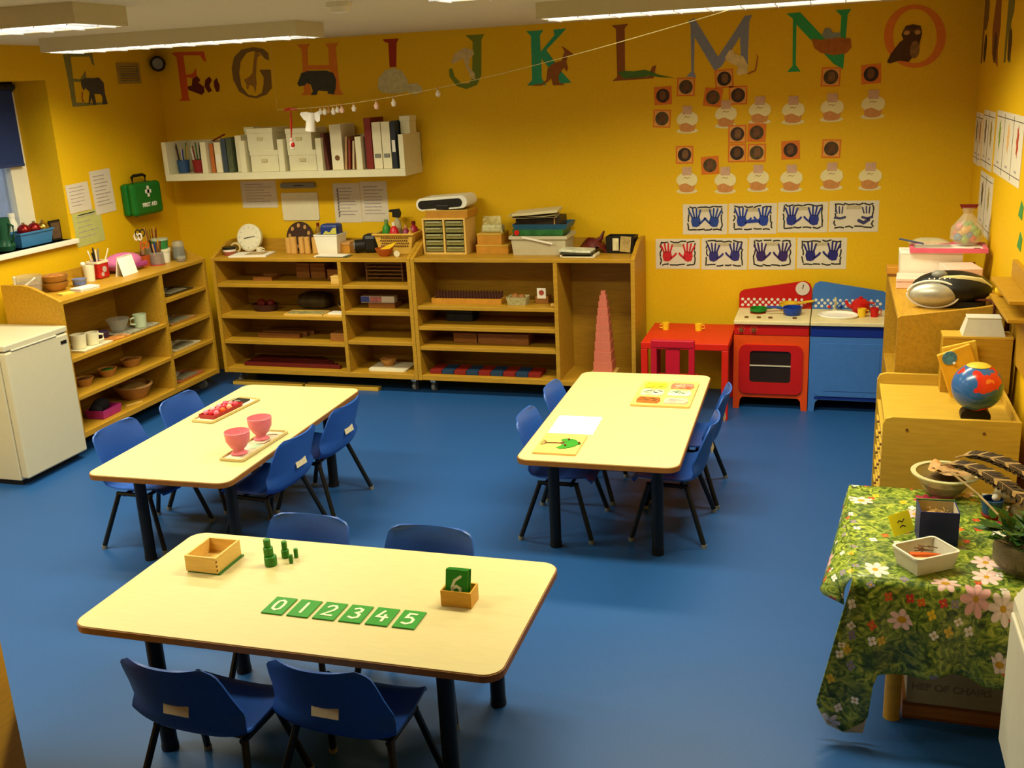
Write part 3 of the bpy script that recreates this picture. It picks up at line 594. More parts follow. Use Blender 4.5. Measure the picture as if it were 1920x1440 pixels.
# ------------------------------------------------------------------ photo cards, paper cakes, handprints
PH = [(3.702,1.926),(3.847,1.973),(4.084,2.012),(4.016,1.903),(4.17,1.909),(4.719,1.993),(4.949,1.999),(3.695,1.785),(4.169,1.674),(4.288,1.679),(4.169,1.557),(4.29,1.556),(4.496,1.567),(4.738,1.569),(3.839,1.555),(4.001,1.485)]
PHL = ['leftmost upper card, above another','under the foot of the letter M','highest card, under the letter M point','lower left of the three below the letter M','lower right of the three below the letter M','just under the letter N','at the far right, under the letter O','leftmost of all, beside the first upper paper cake','upper left of the block of four','upper right of the block of four','lower left of the block of four','lower right of the block of four','right of the block of four','second to the right of the block of four','above the first lower paper cake','between the first and second lower paper cakes']
OF = mat('card_orange','#d8741c',.6,.05,40); OF2 = mat('card_peach','#dfa04a',.6,.05,40)
for i, ((x,z),lb) in enumerate(zip(PH,PHL)):
    t = thing('photo_card','orange photo card with a round portrait, '+lb,'photo card',(x,0,z),0,'orange birthday photo cards')
    s = .056
    a = [-2,2,-3,8,0,2,-3,3,0,2,0,1,-2,2,0,-3][i]
    def q(g): return g.rot('Y',a)
    link('card', q(G().prism([(-s,-s),(s,-s),(s,s),(-s,s)],-.002,0,'xz')), OF2 if i%3 else OF, t)
    link('border', q(G().ring([(-s,-s),(s,-s),(s,s),(-s,s)],[(-s+.009,-s+.009),(s-.009,-s+.009),(s-.009,s-.009),(-s+.009,s-.009)],-.003,-.002,'xz')), OF, t)
    p = link('photo', q(G().disc(.043,0,0,-.0035,-.002,24,'xz')), mat('portrait%d'%(i%4),['#3c2416','#4a3618','#2e1c14','#50401c'][i%4],.5,.5,32), t)
    link('face', q(G().disc(.021,-.002+.003*(i%3),.002,-.0042,-.0035,16,'xz',.03)), mat('face%d'%(i%3),['#6a4428','#5e3c1c','#74502e'][i%3],.6,.3,45), p)
CK = [(3.856,1.775),(4.097,1.799),(4.304,1.815),(4.505,1.808),(4.733,1.815),(4.969,1.825),(3.854,1.395),(4.098,1.39),(4.302,1.399),(4.506,1.395),(4.747,1.403),(4.973,1.398)]
ordn = ['first','second','third','fourth','fifth','sixth']
def make_cake():
    t = thing('paper_cake','x','paper cake',(0,0,0),0,'paper birthday cakes')
    link('plate', G().disc(.068,0,-.072,-.001,0,24,'xz',.016), mat('plate_paper','#ddd3a2',.7,.04), t)
    link('cake_base', G().prism([(-.058,-.01),(.058,-.01),(.045,-.07),(.02,-.078),(-.02,-.078),(-.045,-.07)],-.002,-.001,'xz'), mat('cake_tan','#c98a4a',.7,.1,40), t)
    ic = []
    for k in range(13): a = PI*k/12; ic.append((.066*math.cos(a)*(1+.04*math.sin(2*a)), .006+.042*math.sin(a)))
    ic += [(-.068,-.012),(-.05,-.032),(-.03,-.026),(-.01,-.02),(.012,-.03),(.035,-.04),(.055,-.03),(.068,-.01)]
    link('icing', G().prism(ic,-.003,-.002,'xz'), mat('icing_paper','#e6dba4',.7,.03), t)
    link('candle', G().box(-.03,.03,-.0035,-.003,.03,.082), mat('candle_pink','#c9a488',.7,.12,60), t)
    link('writing', G().stroke([(-.02,.012),(-.008,.018),(.004,.010),(.016,.017)],.004,-.0038,-.003,'xz'), mat('cake_writing','#a8805a',.7), t)
    return t
cake0 = make_cake()
for i, (x,z) in enumerate(CK):
    lb = 'paper birthday cake cut-out, %s from the left in the %s row' % (ordn[i%6], 'upper' if i < 6 else 'lower')
    if i == 0: cake0.location = (x,0,z); cake0['label'] = lb
    else: dup(cake0,(x,0,z),0,lb)
def hand(cx, cz, s, mir, ang, gap=1.0):
    g = G(); y0, y1 = -.0035, -.002
    g.prism([(-.024,-.03),(.0,-.037),(.022,-.028),(.029,0),(.024,.026),(-.024,.026),(-.030,0)],y0,y1,'xz')
    for bx, dx, L in ((-.02,-.016,.042),(-.007,-.006,.052),(.007,.004,.050),(.02,.015,.040)): g.stroke([(bx,.026),(bx+dx,.026+L)],.0105,y0,y1,'xz')
    g.stroke([(.024,-.016),(.048,.002),(.056,.012)],.012,y0,y1,'xz')
    M = Matrix.Translation((cx,0,cz)) @ Matrix.Rotation(math.radians(ang),4,'Y') @ Matrix.Diagonal((s*(-1 if mir else 1),1,s,1))
    return g.xf(M)
HP = [((3.827,1.241),(4.115,1.041)),((4.121,1.242),(4.425,1.044)),((4.428,1.247),(4.735,1.051)),((4.739,1.251),(5.036,1.054)),((3.647,1.016),(3.941,.813)),((3.948,1.02),(4.246,.81)),((4.251,1.023),(4.547,.812)),((4.553,1.022),(4.857,.819))]
HC = ['#223f8c','#1f3a96','#232f86','#3a3a66','#c4202a','#2e2a72','#35205e','#22206e']
HL = ['two blue handprints at the left of the upper row','two blue handprints joined by a smear, second in the upper row','blue handprints pointing outwards, third in the upper row','faint broken grey-blue handprints at the right of the upper row','two red handprints at the left of the lower row','two dark violet handprints with a blot between, second in the lower row','two plum handprints, third in the lower row','two indigo handprints at the right of the lower row']
for i, (((x0,z1),(x1,z0)),lb) in enumerate(zip(HP,HL)):
    x, z = (x0+x1)/2, (z0+z1)/2; W2, H2 = (x1-x0)/2-.002, (z1-z0)/2-.002
    t = thing('handprint_picture','white sheet with '+lb,'picture',(x,0,z),0,'handprint pictures')
    link('sheet', G().box(-W2,W2,-.0015,0,-H2,H2), mat('sheet_white','#d8cfba',.8,.03,20), t)
    hm = mat('handpaint%d'%i, HC[i], .6, .15, 60)
    if i == 3:
        for sx in (-1,1):
            g = G()
            for bx,dx,L in ((-.02,-.01,.035),(-.005,-.003,.042),(.01,.003,.04)): g.stroke([(sx*.08+bx,.02),(sx*.08+bx+dx,.02+L)],.008,-.0035,-.002,'xz')
            g.stroke([(sx*.08-.03,-.005),(sx*.08,-.012),(sx*.08+.03,-.004)],.014,-.0035,-.002,'xz')
            if sx > 0: g.stroke([(.03,-.025),(.06,-.04),(.09,-.02)],.02,-.0035,-.002,'xz')
            link('handprint', g, hm, t)
    else:
        sp = .058 if i in (0,) else .068
        link('handprint', hand(-sp,-.012,1.05,False,-6+3*(i%3)), hm, t); link('handprint', hand(sp,-.012+.004*(i%2),1.05,True,7-2*(i%3)), hm, t)
        if i == 1: link('smear', G().stroke([(-.05,-.02),(.05,-.012)],.022,-.0034,-.002,'xz'), hm, t)
    br = G(); rr = random.Random(i)
    cor = [(-W2+.035,H2-.02),(W2-.035,H2-.02),(W2-.035,-H2+.03),(-W2+.035,-H2+.03)]
    for e in range(4):
        a, b = cor[e], cor[(e+1)%4]; n = 4 if e%2==0 else 3
        for k in range(n):
            t0, t1 = (k+.08)/n, (k+.92)/n
            p = [(a[0]+(b[0]-a[0])*tt+rr.uniform(-.006,.006), a[1]+(b[1]-a[1])*tt+rr.uniform(-.006,.006)) for tt in (t0,(t0+t1)/2,t1)]
            br.stroke(p,.0085,-.003,-.0015,'xz')
    link('border', br, mat('twig_ink','#2a261e',.7,.3,60), t)
    link('name_strip', G().box(-.045,.045,-.0025,-.0015,H2-.052,H2-.03), mat('name_strip','#b9ad8a',.8,.12,120), t)

# ------------------------------------------------------------------ posters on the right wall
def poster(label, y0, y1, z0, z1, cols):
    t = thing('leaf_poster', label, 'poster', (RX,(y0+y1)/2,(z0+z1)/2), 0, 'leaf posters on the right wall')
    W2, H2 = abs(y1-y0)/2, (z1-z0)/2
    link('sheet', G().box(-.002,0,-W2,W2,-H2,H2), mat('poster_white','#dcd4c2',.7,.03,20), t)
    n = len(cols)
    for i, c in enumerate(cols):
        yy = W2-(2*W2)*(i+.5)/n
        link('leaf_picture', G().prism([(yy+.035*(.6 if k%2 else 1)*math.cos(2*PI*k/14), .04+.075*(.75 if k%2 else 1)*math.sin(2*PI*k/14)) for k in range(14)],-.003,-.002,'yz'), mat('leaf_'+c[1:], c, .7, .2, 60), t)
        link('caption', G().box(-.003,-.002,yy-.03,yy+.03,-H2+.055,-H2+.065), INK, t)
        if i: link('rule', G().box(-.003,-.002,W2-2*W2*i/n-.002,W2-2*W2*i/n+.002,-H2+.01,H2-.01), INKD, t)
    link('rule', G().box(-.003,-.002,-W2+.01,W2-.01,H2-.03,H2-.027).box(-.003,-.002,-W2+.01,W2-.01,-H2+.035,-H2+.038), INKD, t)
poster('white poster of leaf shapes nearest the back corner of the right wall',-.33,-.03,1.47,1.76,['#7a6a4a','#a86a30'])
poster('white poster with two brownish leaves, second from the back corner',-.80,-.37,1.48,1.785,['#6f5a44','#9a8428'])
poster('white poster with green, peach and red leaves on the right wall',-1.70,-.87,1.49,1.80,['#7f9a34','#e0b070','#b0442a'])
poster('white leaf poster in the lower row on the right wall',-.92,-.42,1.14,1.46,['#4f4028','#a8904a'])
lf = thing('leaf_cutout','small green paper leaf on the right wall at the picture edge, upper of two','leaf',(RX,-1.80,1.40),0,'paper leaves on the right wall')
link('leaf', G().prism([(.05,-.02),(0,.05),(-.06,.03),(-.05,-.03)],-.002,0,'yz'), mat('paper_leaf','#3f8a48',.7,.2,40), lf)
dup(lf,(RX,-1.84,1.27),0,'small green paper leaf on the right wall at the picture edge, lower of two')

# ------------------------------------------------------------------ left wall: vent, speaker, papers, first aid box
vt = thing('air_vent','square grille set into the upper left wall beside the letter E','vent',(0,-.345,2.238),0)
link('frame', G().ring([(-.125,-.07),(.125,-.07),(.125,.07),(-.125,.07)],[(-.1,-.05),(.1,-.05),(.1,.05),(-.1,.05)],0,.008,'yz'), mat('vent_frame','#a8893a',.6,.05), vt)
g = G()
for i in range(9): g.box(.001,.005,-.1,.1,-.05+i*.0115,-.044+i*.0115)
link('slats', g, mat('vent_grey','#6f6a50',.6,.2,80), vt)
spk = thing('wall_speaker','small round black speaker high in the back left corner','speaker',(.05,-.06,2.30),0)
link('body', G().ball(.055,0,0,0,18).sm(), BLACKP, spk); link('bracket', G().tube([(0,0,0),(-.02,.06,.03)],.012), BLACKP, spk)
link('cone', G().lathe([(.038,0),(.03,.004),(.012,-.004),(0,-.002)],18).rot('X',90).rot('Z',35).mv(.035,-.052,0), GREYM, spk)
def sheet(label, loc, w2, h, face='y', m=None, lines=6, tilt=0.0, group='notices', curl=.0, head=False):
    t = thing('paper_notice', label, 'notice', loc, 0, group)
    pl = 'xz' if face == 'y' else 'yz'; s0, s1 = (-.002, 0) if face == 'y' else (0, .002)
    q = lambda g: g.rot('Y' if face=='y' else 'X', tilt)
    link('sheet', q(G().prism([(-w2,-h),(w2,-h),(w2,h),(-w2,h)],s0,s1,pl)), m or mat('notice_white','#d6cbb8',.8,.03,30), t)
    g = G(); a, b = (-.003,-.002) if face == 'y' else (.002,.003); rr = random.Random(label)
    for i in range(lines):
        z = h*.72-i*(1.5*h/max(1,lines)); e = w2*rr.uniform(.2,.75)
        g.prism([(-w2*.75,z),(e,z),(e,z+h*.045),(-w2*.75,z+h*.045)],a,b,pl)
    if lines: link('printed_lines', q(g), INK, t)
    if head: link('heading', q(G().prism([(-w2*.6,h*.82),(w2*.6,h*.82),(w2*.6,h*.88),(-w2*.6,h*.88)],a,b,pl)), INKD, t)
    return t
sheet('white notice on the left wall above the green sheet, nearer the window',(0.001,-1.05,1.455),.108,.092,'x',tilt=2)
sheet('tall white notice on the left wall beside the first aid box',(0.001,-.805,1.468),.105,.145,'x',lines=9,tilt=2)
sheet('pale green notice on the left wall under the two white ones',(0,-1.0,1.25),.14,.11,'x',mat('notice_green','#b9bb6e',.8,.05,30),5,2,head=True)
sheet('white notice on the back wall under the left half of the white shelf',(.722,0,1.35),.147,.098,'y',lines=7)
sheet('left of two white notices under the wall shelf, with a column of black letters',(1.43,0,1.278),.105,.14,'y',lines=9)
nt_ = sheet('right of two white notices side by side below the wall shelf',(1.642,0,1.284),.104,.142,'y',lines=9)
g = G(); rr = random.Random(3)
for i in range(9): z = .09-i*.023; g.stroke([(-.075,z),(-.066+rr.uniform(-.004,.006),z+.008),(-.07,z-.006)],.005,-.004,-.003,'xz')
o_ = [x for x in C.objects if x.get('label','').startswith('left of two white notices')][0]
link('black_letters', g, INKD, o_)
wb = thing('memo_board','small cream memo board with a grey clip bar above it on the back wall','memo board',(1.052,0,1.262))
link('board', G().prism(rrect(-.148,.148,-.105,.095,.014,4),-.008,0,'xz'), CREAM, wb)
link('clip_bar', G().prism(rrect(-.138,.138,.128,.166,.012,4),-.02,0,'xz'), GREYM, wb); link('clip_slot', G().box(-.03,.05,-.022,-.02,.143,.150), INKD, wb)
fa = thing('first_aid_box','green first aid box with a white cross hanging on the left wall','first aid box',(.0,-.47,1.385))
FG = mat('first_aid_green','#0f6a20',.45,.06,40)
link('case', G().box(0,.06,-.16,.16,-.115,.11,.02), FG, fa); ft = link('front_shell', G().box(.06,.115,-.162,.162,-.117,.112,.025), FG, fa)
link('handle', G().tube([(.05,-.07,.10),(.05,-.075,.15),(.05,-.05,.16),(.05,.05,.16),(.05,.075,.15),(.05,.07,.10)],.011), BLACKP, fa)
cx = G().box(.114,.1165,-.012,.012,.01,.085).box(.114,.1165,-.034,.034,.035,.06); link('white_cross', cx, PAPER, ft)
text('first_aid_text','FIRST AID',.038,PAPER,ft,Matrix.Translation((.1158,0,-.045)) @ FACE_PX,.0008,.0015)

# ------------------------------------------------------------------ white wall shelf with its contents
ws = thing('wall_shelf','long white compartment shelf on the back wall full of boxes and files','wall shelf',(0,0,1.485))
SW = mat('shelf_white','#dcd5b2',.5,.02,20)
link('bottom_panel', G().box(.165,2.03,-.315,-.002,0,.048,.002), SW, ws)
link('back_panel', G().box(.165,2.03,-.012,-.002,.048,.27), SW, ws)
for x in (.182,2.012): link('end_panel', G().box(x-.018,x+.018,-.315,-.002,.048,.272,.002), SW, ws)
for x in (.500,.813,1.113,1.404,1.70): link('divider', G().box(x-.022,x+.022,-.313,-.012,.048,.266,.002), SW, ws)
ZS = 1.534
def cb_box(label, x, w, z, h, y=-.165, d=.24, name='storage_box', cat='box', m=None, lid=True, group='cream storage boxes on the wall shelf', plate=True):
    t = thing(name, label, cat, (x,y,z), 0, group)
    link('body', G().box(-w/2+.004,w/2-.004,-d/2+.004,d/2-.004,0,h-.035), m or SW, t)
    link('lid', G().box(-w/2,w/2,-d/2,d/2,h-.035,h,.003), m or SW, t)
    if plate: link('label_plate', G().box(-.022,.022,-d/2-.003,-d/2+.005,h*.45,h*.45+.022), mat('plate_cream','#c7b98a',.5), t)
    return t
cb_box('lower cream storage box in the third compartment of the wall shelf',.963,.222,ZS,.145)
cb_box('upper lidded cream storage box in the third compartment of the wall shelf',.945,.205,ZS+.145,.15)
cb_box('lower cream storage box in the fourth compartment of the wall shelf',1.259,.215,ZS,.14)
cb_box('upper cream storage box in the fourth compartment, behind the hanging ornament',1.245,.2,ZS+.14,.145)
def upright(label, x, w, h, m, d=.22, y=-.17, tilt=0, name='binder', cat='binder', group='files and books on the wall shelf', spine=None, z=ZS):
    t = thing(name, label, cat, (x,y,z), 0, group)
    q = lambda g: g.rot('Y',tilt,(w/2,0,0)) if tilt else g
    link('cover', q(G().box(-w/2,w/2,-d/2,d/2,0,h,.002)), m, t)
    if spine: link('spine_label', q(G().box(-w/2+.006,w/2-.006,-d/2-.002,-d/2,h*.35,h*.6)), spine, t)
    return t
upright('thin orange book in the second compartment of the wall shelf',.545,.03,.2,mat('book_orange','#b5652a',.6),name='book',cat='book')
upright('white file in the second compartment of the wall shelf',.595,.05,.21,CREAM,spine=PAPER)
upright('dark blue book in the second compartment of the wall shelf',.645,.035,.235,mat('book_navy','#3a4652',.6),name='book',cat='book')
upright('dark green book in the second compartment of the wall shelf',.69,.042,.24,mat('book_green','#4a5238',.6,.3,30),name='book',cat='book')
upright('white booklet sticking out beside the dark books on the wall shelf',.75,.05,.25,CREAM,.2,-.15,name='booklet',cat='booklet')
upright('dark red thin book standing at the left of the fifth shelf compartment',1.445,.025,.25,mat('book_maroon','#5c2a1e',.6),tilt=-6,name='book',cat='book')
mf = upright('cream magazine file in the fifth shelf compartment',1.523,.085,.30,CREAM)
link('finger_hole', G().disc(.018,0,.08,-.112,-.109,14,'xz'), BROWN, mf)
for i,(x,c,lb) in enumerate(((1.58,'#b58a5a','tan booklet right of the cream magazine file'),(1.605,'#8a3a28','red-brown booklet in the fifth shelf compartment'),(1.635,'#c9b48a','pale booklet in the fifth shelf compartment'),(1.66,'#a06a3a','brown booklet at the right end of the fifth shelf compartment'))):
    upright(lb,x,.014,.22-.015*i,mat('booklet_'+c[1:],c,.6,.1),tilt=5,name='booklet',cat='booklet')
upright('tall dark red folder in the last compartment of the wall shelf',1.762,.05,.335,mat('folder_red','#7a1c14',.5),spine=None,name='folder',cat='folder')
for x, lb in ((1.825,'left of two white box files in the last shelf compartment'),(1.892,'right of two white box files in the last shelf compartment')):
    o = upright(lb,x,.062,.305,CREAM,name='box_file',cat='box file'); link('pull_tab', G().box(-.02,.02,-.118,-.11,.075,.10,.002), GREYM, o)
upright('navy ring binder in the last compartment of the wall shelf',1.945,.035,.31,mat('binder_navy','#1d2430',.5),spine=PAPER)
cb_box('cream box standing tall at the right end of the wall shelf',2.005,.075,1.757,.115,y=-.15,d=.12,plate=False)
for x, m, lb, r in ((.25,mat('pot_blue','#2c4c7a',.5),'blue pot of pens in the first compartment of the wall shelf',.045),(.385,mat('pot_red','#8a1c1c',.5),'red pot of pens in the first compartment of the wall shelf',.052)):
    t = thing('pen_pot', lb, 'pen pot', (x,-.2,ZS), 0, 'pen pots on the wall shelf')
    link('pot', G().lathe([(r*.85,0),(r,.09),(r*.92,.09),(r*.78,.006),(0,.006)],18).sm(), m, t)
    for i in range(6):
        a = i*1.05+x*9; link('pen', G().tube([(r*.5*math.cos(a),r*.5*math.sin(a),.01),(r*.95*math.cos(a),r*.95*math.sin(a),.17+.02*(i%3))],.0045,6), [PAPER,REDD,BLACKP,BLUED,WOODEDGE,GREEND][i], t)
cb_box('small cream box perched on the shelf divider left of the storage boxes',.797,.08,1.7515,.085,y=-.12,d=.1,plate=False)
solo('red_ruler', G().box(-.07,.07,-.01,.01,-.004,.004).rot('Y',-22), REDD, 'dark red ruler poking up from the second shelf compartment', 'ruler', (.555,-.2,1.768))

# ------------------------------------------------------------------ things on the back shelf units
ZT = .9535
def bottle(label, x, y, z, r, h, m, cap, name='bottle', cat='bottle', group=None, nozzle=False):
    t = thing(name, label, cat, (x,y,z), 0, group)
    link('body', G().lathe([(r*.9,0),(r,.01),(r,h*.6),(r*.75,h*.78),(r*.35,h*.86),(r*.35,h*.9)],16).sm(), m, t)
    if nozzle:
        link('trigger_head', G().prism([(-.03,h*.9),(.02,h*.88),(.03,h*1.0),(.018,h*1.12),(-.05,h*1.10),(-.055,h*1.04),(-.03,h*1.03)],-.013,.013,'xz'), cap, t)
    else: link('cap', G().cyl(r*.4,h*.88,h,12), cap, t)
    return t
ck = thing('wall_clock','round cream clock propped on the back shelf unit in the corner','clock',(.685,-.16,ZT))
cq = lambda g: g.rot('X',-12)
link('case', cq(G().lathe([(.095,0),(.1,.006),(.1,.03),(.09,.034)],32).rot('X',90).mv(0,.02,.1).sm()), mat('clock_cream','#ded6b4',.4,.02), ck)
cf = link('face', cq(G().disc(.088,0,.1,-.016,-.012,32,'xz')), mat('clock_white','#e6e0c6',.35,.02), ck)
g = G()
for i in range(12): a = i*PI/6; g.stroke([(.07*math.sin(a),.1+.07*math.cos(a)),(.079*math.sin(a),.1+.079*math.cos(a))],.004,-.0172,-.016,'xz')
link('hour_marks', cq(g), INK, cf)
link('hand', cq(G().stroke([(0,.1),(-.035,.092)],.007,-.0185,-.0172,'xz')), INKD, ck); link('hand', cq(G().stroke([(0,.1),(.052,.108)],.004,-.0195,-.0185,'xz')), INKD, ck)
rt = thing('tape_roll','pale tape roll leaning against the clock','tape',(.612,-.225,ZT+.0385),0)
link('roll', G().ring([(.038*math.cos(a*PI/12),.038*math.sin(a*PI/12)) for a in range(24)],[(.027*math.cos(a*PI/12),.027*math.sin(a*PI/12)) for a in range(24)],-.02,.02,'xz').rot('Z',25), mat('tape_pale','#cfb878',.5), rt)
lt = thing('lidded_tub','small reddish tub with a dark lid in the back corner of the shelf unit','tub',(.622,-.325,ZT))
link('tub', G().lathe([(.04,0),(.046,.045)],18).sm(), mat('tub_terracotta','#9a5038',.5,.15,40), lt); link('lid', G().cyl(.05,.045,.06,18).sm(), BLACKP, lt); link('band', G().lathe([(.0445,.028),(.0465,.044)],18), PAPER, lt)
mug('cup','small white cup beside the clock on the back shelf unit','cup',CREAM,(.792,-.20,ZT),.026,.036,0)
ps = thing('magazine','white magazine with a brown picture lying on the back shelf unit','magazine',(.815,-.33,ZT),8)
link('pages', G().box(-.15,.13,-.09,.1,0,.010), PAPER, ps); link('cover_picture', G().box(-.05,.09,-.04,.07,.010,.0115), mat('mag_brown','#a88a5a',.5,.3,30), ps)
fn = thing('patterned_plate','round dark plate with pale spots standing behind the wooden cylinders','plate',(1.075,-.13,ZT))
fq = lambda g: g.rot('X',-14)
link('plate', fq(G().disc(.105,0,.105,0,.012,32,'xz')), mat('plate_dark','#3a2012',.4,.2,30), fn)
g = G()
for i in range(9): a = i*2*PI/9+.3; g.disc(.012,.078*math.cos(a),.105+.078*math.sin(a),-.002,0,10,'xz',.016)
link('spots', fq(g), TAN, fn)
for i,(x,h,r,lb) in enumerate(((1.062,.112,.024,'wooden cylinder at the left of the row, nearest the spotted plate'),(1.105,.118,.025,'second wooden cylinder in the row on the back shelf unit'),(1.165,.117,.022,'third wooden cylinder in the row on the back shelf unit'),(1.214,.119,.021,'fourth wooden cylinder in the row on the back shelf unit'),(1.272,.115,.024,'wooden cylinder at the right end of the row, beside the white tub'))):
    solo('wooden_cylinder', G().lathe([(r-.003,0),(r,.003),(r,h-.003),(r-.003,h)],20).sm(), mat('cylinder_wood','#c99a50',.5,.12,12,stretch=(6,6,1)), lb, 'cylinder', (x,-.245-.01*(i%2),ZT), 0, 'wooden cylinders on the shelf unit')
bottle('bottle with a dark red cap behind the white tub',1.24,-.12,ZT,.028,.20,mat('oil','#a07a28',.3,.1,trans=.3),REDD)
wt = thing('white_tub','white square tub on the back shelf unit carrying a blue packet','tub',(1.372,-.20,ZT))
link('tub', G().tray(-.075,.075,-.065,.065,0,.135,.004,.014), WHITE, wt); link('rim', G().ring([(-.092,-.082),(.092,-.082),(.092,.082),(-.092,.082)],[(-.083,-.073),(.083,-.073),(.083,.073),(-.083,.073)],.128,.136,'xy'), WHITE, wt)
pb = thing('blue_packet','blue and yellow packet sitting in the white tub','packet',(1.385,-.20,ZT+.07))
link('bag', G().box(-.068,.07,-.05,.05,0,.135,.02), mat('packet_blue','#1d3478',.4,.1,20), pb); link('printed_label', G().prism([(-.04,.07),(-.02,.09),(.01,.078),(.035,.108),(.062,.112),(.062,.068),(-.04,.066)],-.052,-.05,'xz'), mat('packet_yellow','#c9c050',.5,.1), pb)
sb = thing('small_box','small tan lidded box beside the white tub','box',(1.478,-.17,ZT))
link('body', G().box(-.04,.045,-.045,.045,0,.055), ORANGEW, sb); link('lid', G().box(-.044,.049,-.049,.049,.055,.075,.002), TAN, sb)
mg = thing('leaflet','flat leaflet and papers lying in front of the small tan box','paper',(1.455,-.36,ZT),-4)
link('sheets', G().box(-.12,.11,-.045,.055,0,.008), PAPER, mg); link('dark_cover', G().box(-.10,.14,-.05,-.045,0,.004).box(-.1,.14,-.05,.04,0,.003), mat('leaflet_dark','#3a4a3a',.5,.4,20), mg)
cm = thing('camera_case','black camera case and lens lying on the back shelf unit','camera case',(1.64,-.19,ZT),10)
link('case', G().box(-.02,.10,-.05,.06,0,.13,.03), BLACKP, cm); link('lens', G().tube([(-.075,-.03,.05),(-.01,-.01,.05)],.045,18).sm(), BLACKP, cm); link('lens_ring', G().tube([(-.078,-.031,.05),(-.072,-.03,.05)],.032,18), GREYM, cm)
pot_b = thing('brown_pot','small brown pot left of the black camera case','pot',(1.552,-.20,ZT)); link('pot', G().lathe([(.03,0),(.036,.05),(.028,.075),(.024,.07),(0,.02)],16).sm(), mat('pot_brown','#7a5018',.5), pot_b)
bk = thing('perforated_basket','yellow perforated plastic basket of bottles on the back shelf unit','basket',(1.885,-.17,ZT))
BKM = mat('basket_yellow','#d9b04a',.45,.04,30)
link('basket', G().tray(-.115,.115,-.075,.075,0,.14,.004,.028), BKM, bk); link('rim', G().ring([(-.155,-.115),(.155,-.115),(.155,.115),(-.155,.115)],[(-.141,-.101),(.141,-.101),(.141,.101),(-.141,.101)],.132,.142,'xy'), BKM, bk)
g = G()
for r in range(4):
    for q in range(13): z = .055+r*.019; g.disc(.0055,-.096+q*.016+(.008 if r%2 else 0),z,-.0795-.028*z/.14-.0005,-.078-.028*z/.14,8,'xz')
link('holes', g, mat('hole_dark','#5a3210',.8), bk)
for x, y, r, h, m, cap, noz, lb in ((1.80,-.18,.034,.22,GREEN,mat('cap_green','#6a8a4a',.5),False,'green bottle in the yellow basket'),(1.865,-.20,.036,.205,mat('bottle_red','#c01a2a',.35),CREAM,False,'red bottle with white cap in the yellow basket'),(1.855,-.11,.03,.255,mat('bottle_clear','#c8c0a0',.2,trans=.4),BLACKP,True,'spray bottle with black trigger in the yellow basket'),(1.935,-.16,.03,.18,mat('bottle_plum','#8a2c50',.35),TAN,False,'plum coloured bottle in the yellow basket'),(1.975,-.11,.035,.20,mat('bottle_crimson','#a02030',.35),REDD,False,'crimson bottle at the back right of the yellow basket'),(1.985,-.20,.024,.165,mat('bottle_amber','#c88a28',.35),TAN,False,'amber bottle at the right end of the yellow basket')):
    bottle(lb,x,y,ZT+.006,r,h,m,cap,group='bottles in the yellow basket',nozzle=noz)
ob = thing('orange_bowl','orange bowl with a yellow cloth in front of the yellow basket','bowl',(1.845,-.345,ZT))
link('bowl', G().lathe([(.03,0),(.052,.025),(.064,.055),(.058,.055),(.045,.02),(0,.012)],20).sm(), mat('bowl_orange','#b0561a',.4,.1,20), ob)
link('cloth', G().prism([(-.02,.05),(.03,.075),(.085,.095),(.095,.085),(.05,.05),(.02,.03)],-.03,.0,'xz'), YEL, ob)
solo('tape_roll', G().tube([(0,-.012,.02),(0,.012,.02)],.02,16), CREAM, 'small white reel beside the orange bowl', 'tape', (1.945,-.37,ZT), 30)
# ten-drawer unit
du = thing('drawer_unit','wooden unit of ten small drawers on the back shelf units','drawer unit',(2.258,-.17,ZT),0)
DU = BOXWOOD
link('carcass', G().box(-.155,.155,-.10,.11,0,.012).box(-.155,.155,-.10,.11,.232,.244).box(-.155,-.143,-.10,.11,.012,.232).box(.143,.155,-.10,.11,.012,.232).box(-.006,.006,-.10,.11,.012,.232).box(-.143,.143,.10,.11,.012,.232), DU, du)
for r in range(5):
    for sx in (-1,1):
        a, b = sorted((sx*.010,sx*.139)); z = .016+r*.043
        d = link('drawer', G().box(a,b,-.095,.09,z,z+.034,.004), mat('drawer_green','#7f7a45',.35,.12,20), du)
        link('pull', G().box(a+.015,b-.015,-.102,-.095,z+.022,z+.030,.002), mat('drawer_pull','#9a9462',.35), d)
wb = thing('wooden_box','shallow wooden box lying on top of the ten-drawer unit','box',(2.26,-.16,ZT+.244))
link('box', G().tray(-.13,.17,-.10,.11,0,.045,.01), ORANGEW, wb); link('lid', G().box(-.132,.172,-.102,.112,.045,.053), WOODEDGE, wb)
rl = thing('laminator','white and black rounded machine resting on the wooden box and drawer unit','machine',(2.255,-.17,ZT+.300),-2)
link('casing', G().prism(rrect(-.185,.185,0,.085,.042,6),-.09,.10,'xz').rot('Y',-3.5), WHITE, rl)
link('slot', G().prism(rrect(-.17,.15,.012,.068,.027,6),-.094,-.089,'xz').rot('Y',-3.5), BLACKP, rl)
link('control_block', G().box(-.04,.05,-.10,-.09,.002,.03,.004), BLACKP, rl)
for i,(x0,x1,z,h,m,lb) in enumerate(((2.475,2.70,0,.06,ORANGEW,'wide low wooden box on the back shelf unit'),(2.485,2.655,.06,.075,ORANGEW,'middle wooden box stacked on the wide low one'))):
    t = thing('wooden_box',lb,'box',((x0+x1)/2,-.165,ZT+z),0,'stacked wooden boxes'); w_ = (x1-x0)/2
    link('body', G().box(-w_,w_,-.08,.09,0,h-.012), m, t); link('lid', G().box(-w_-.002,w_+.002,-.082,.092,h-.012,h,.002), WOODEDGE, t)
pk = thing('clear_packet','crumpled clear packet on top of the stacked wooden boxes','packet',(2.572,-.16,ZT+.135))
rr = random.Random(5)
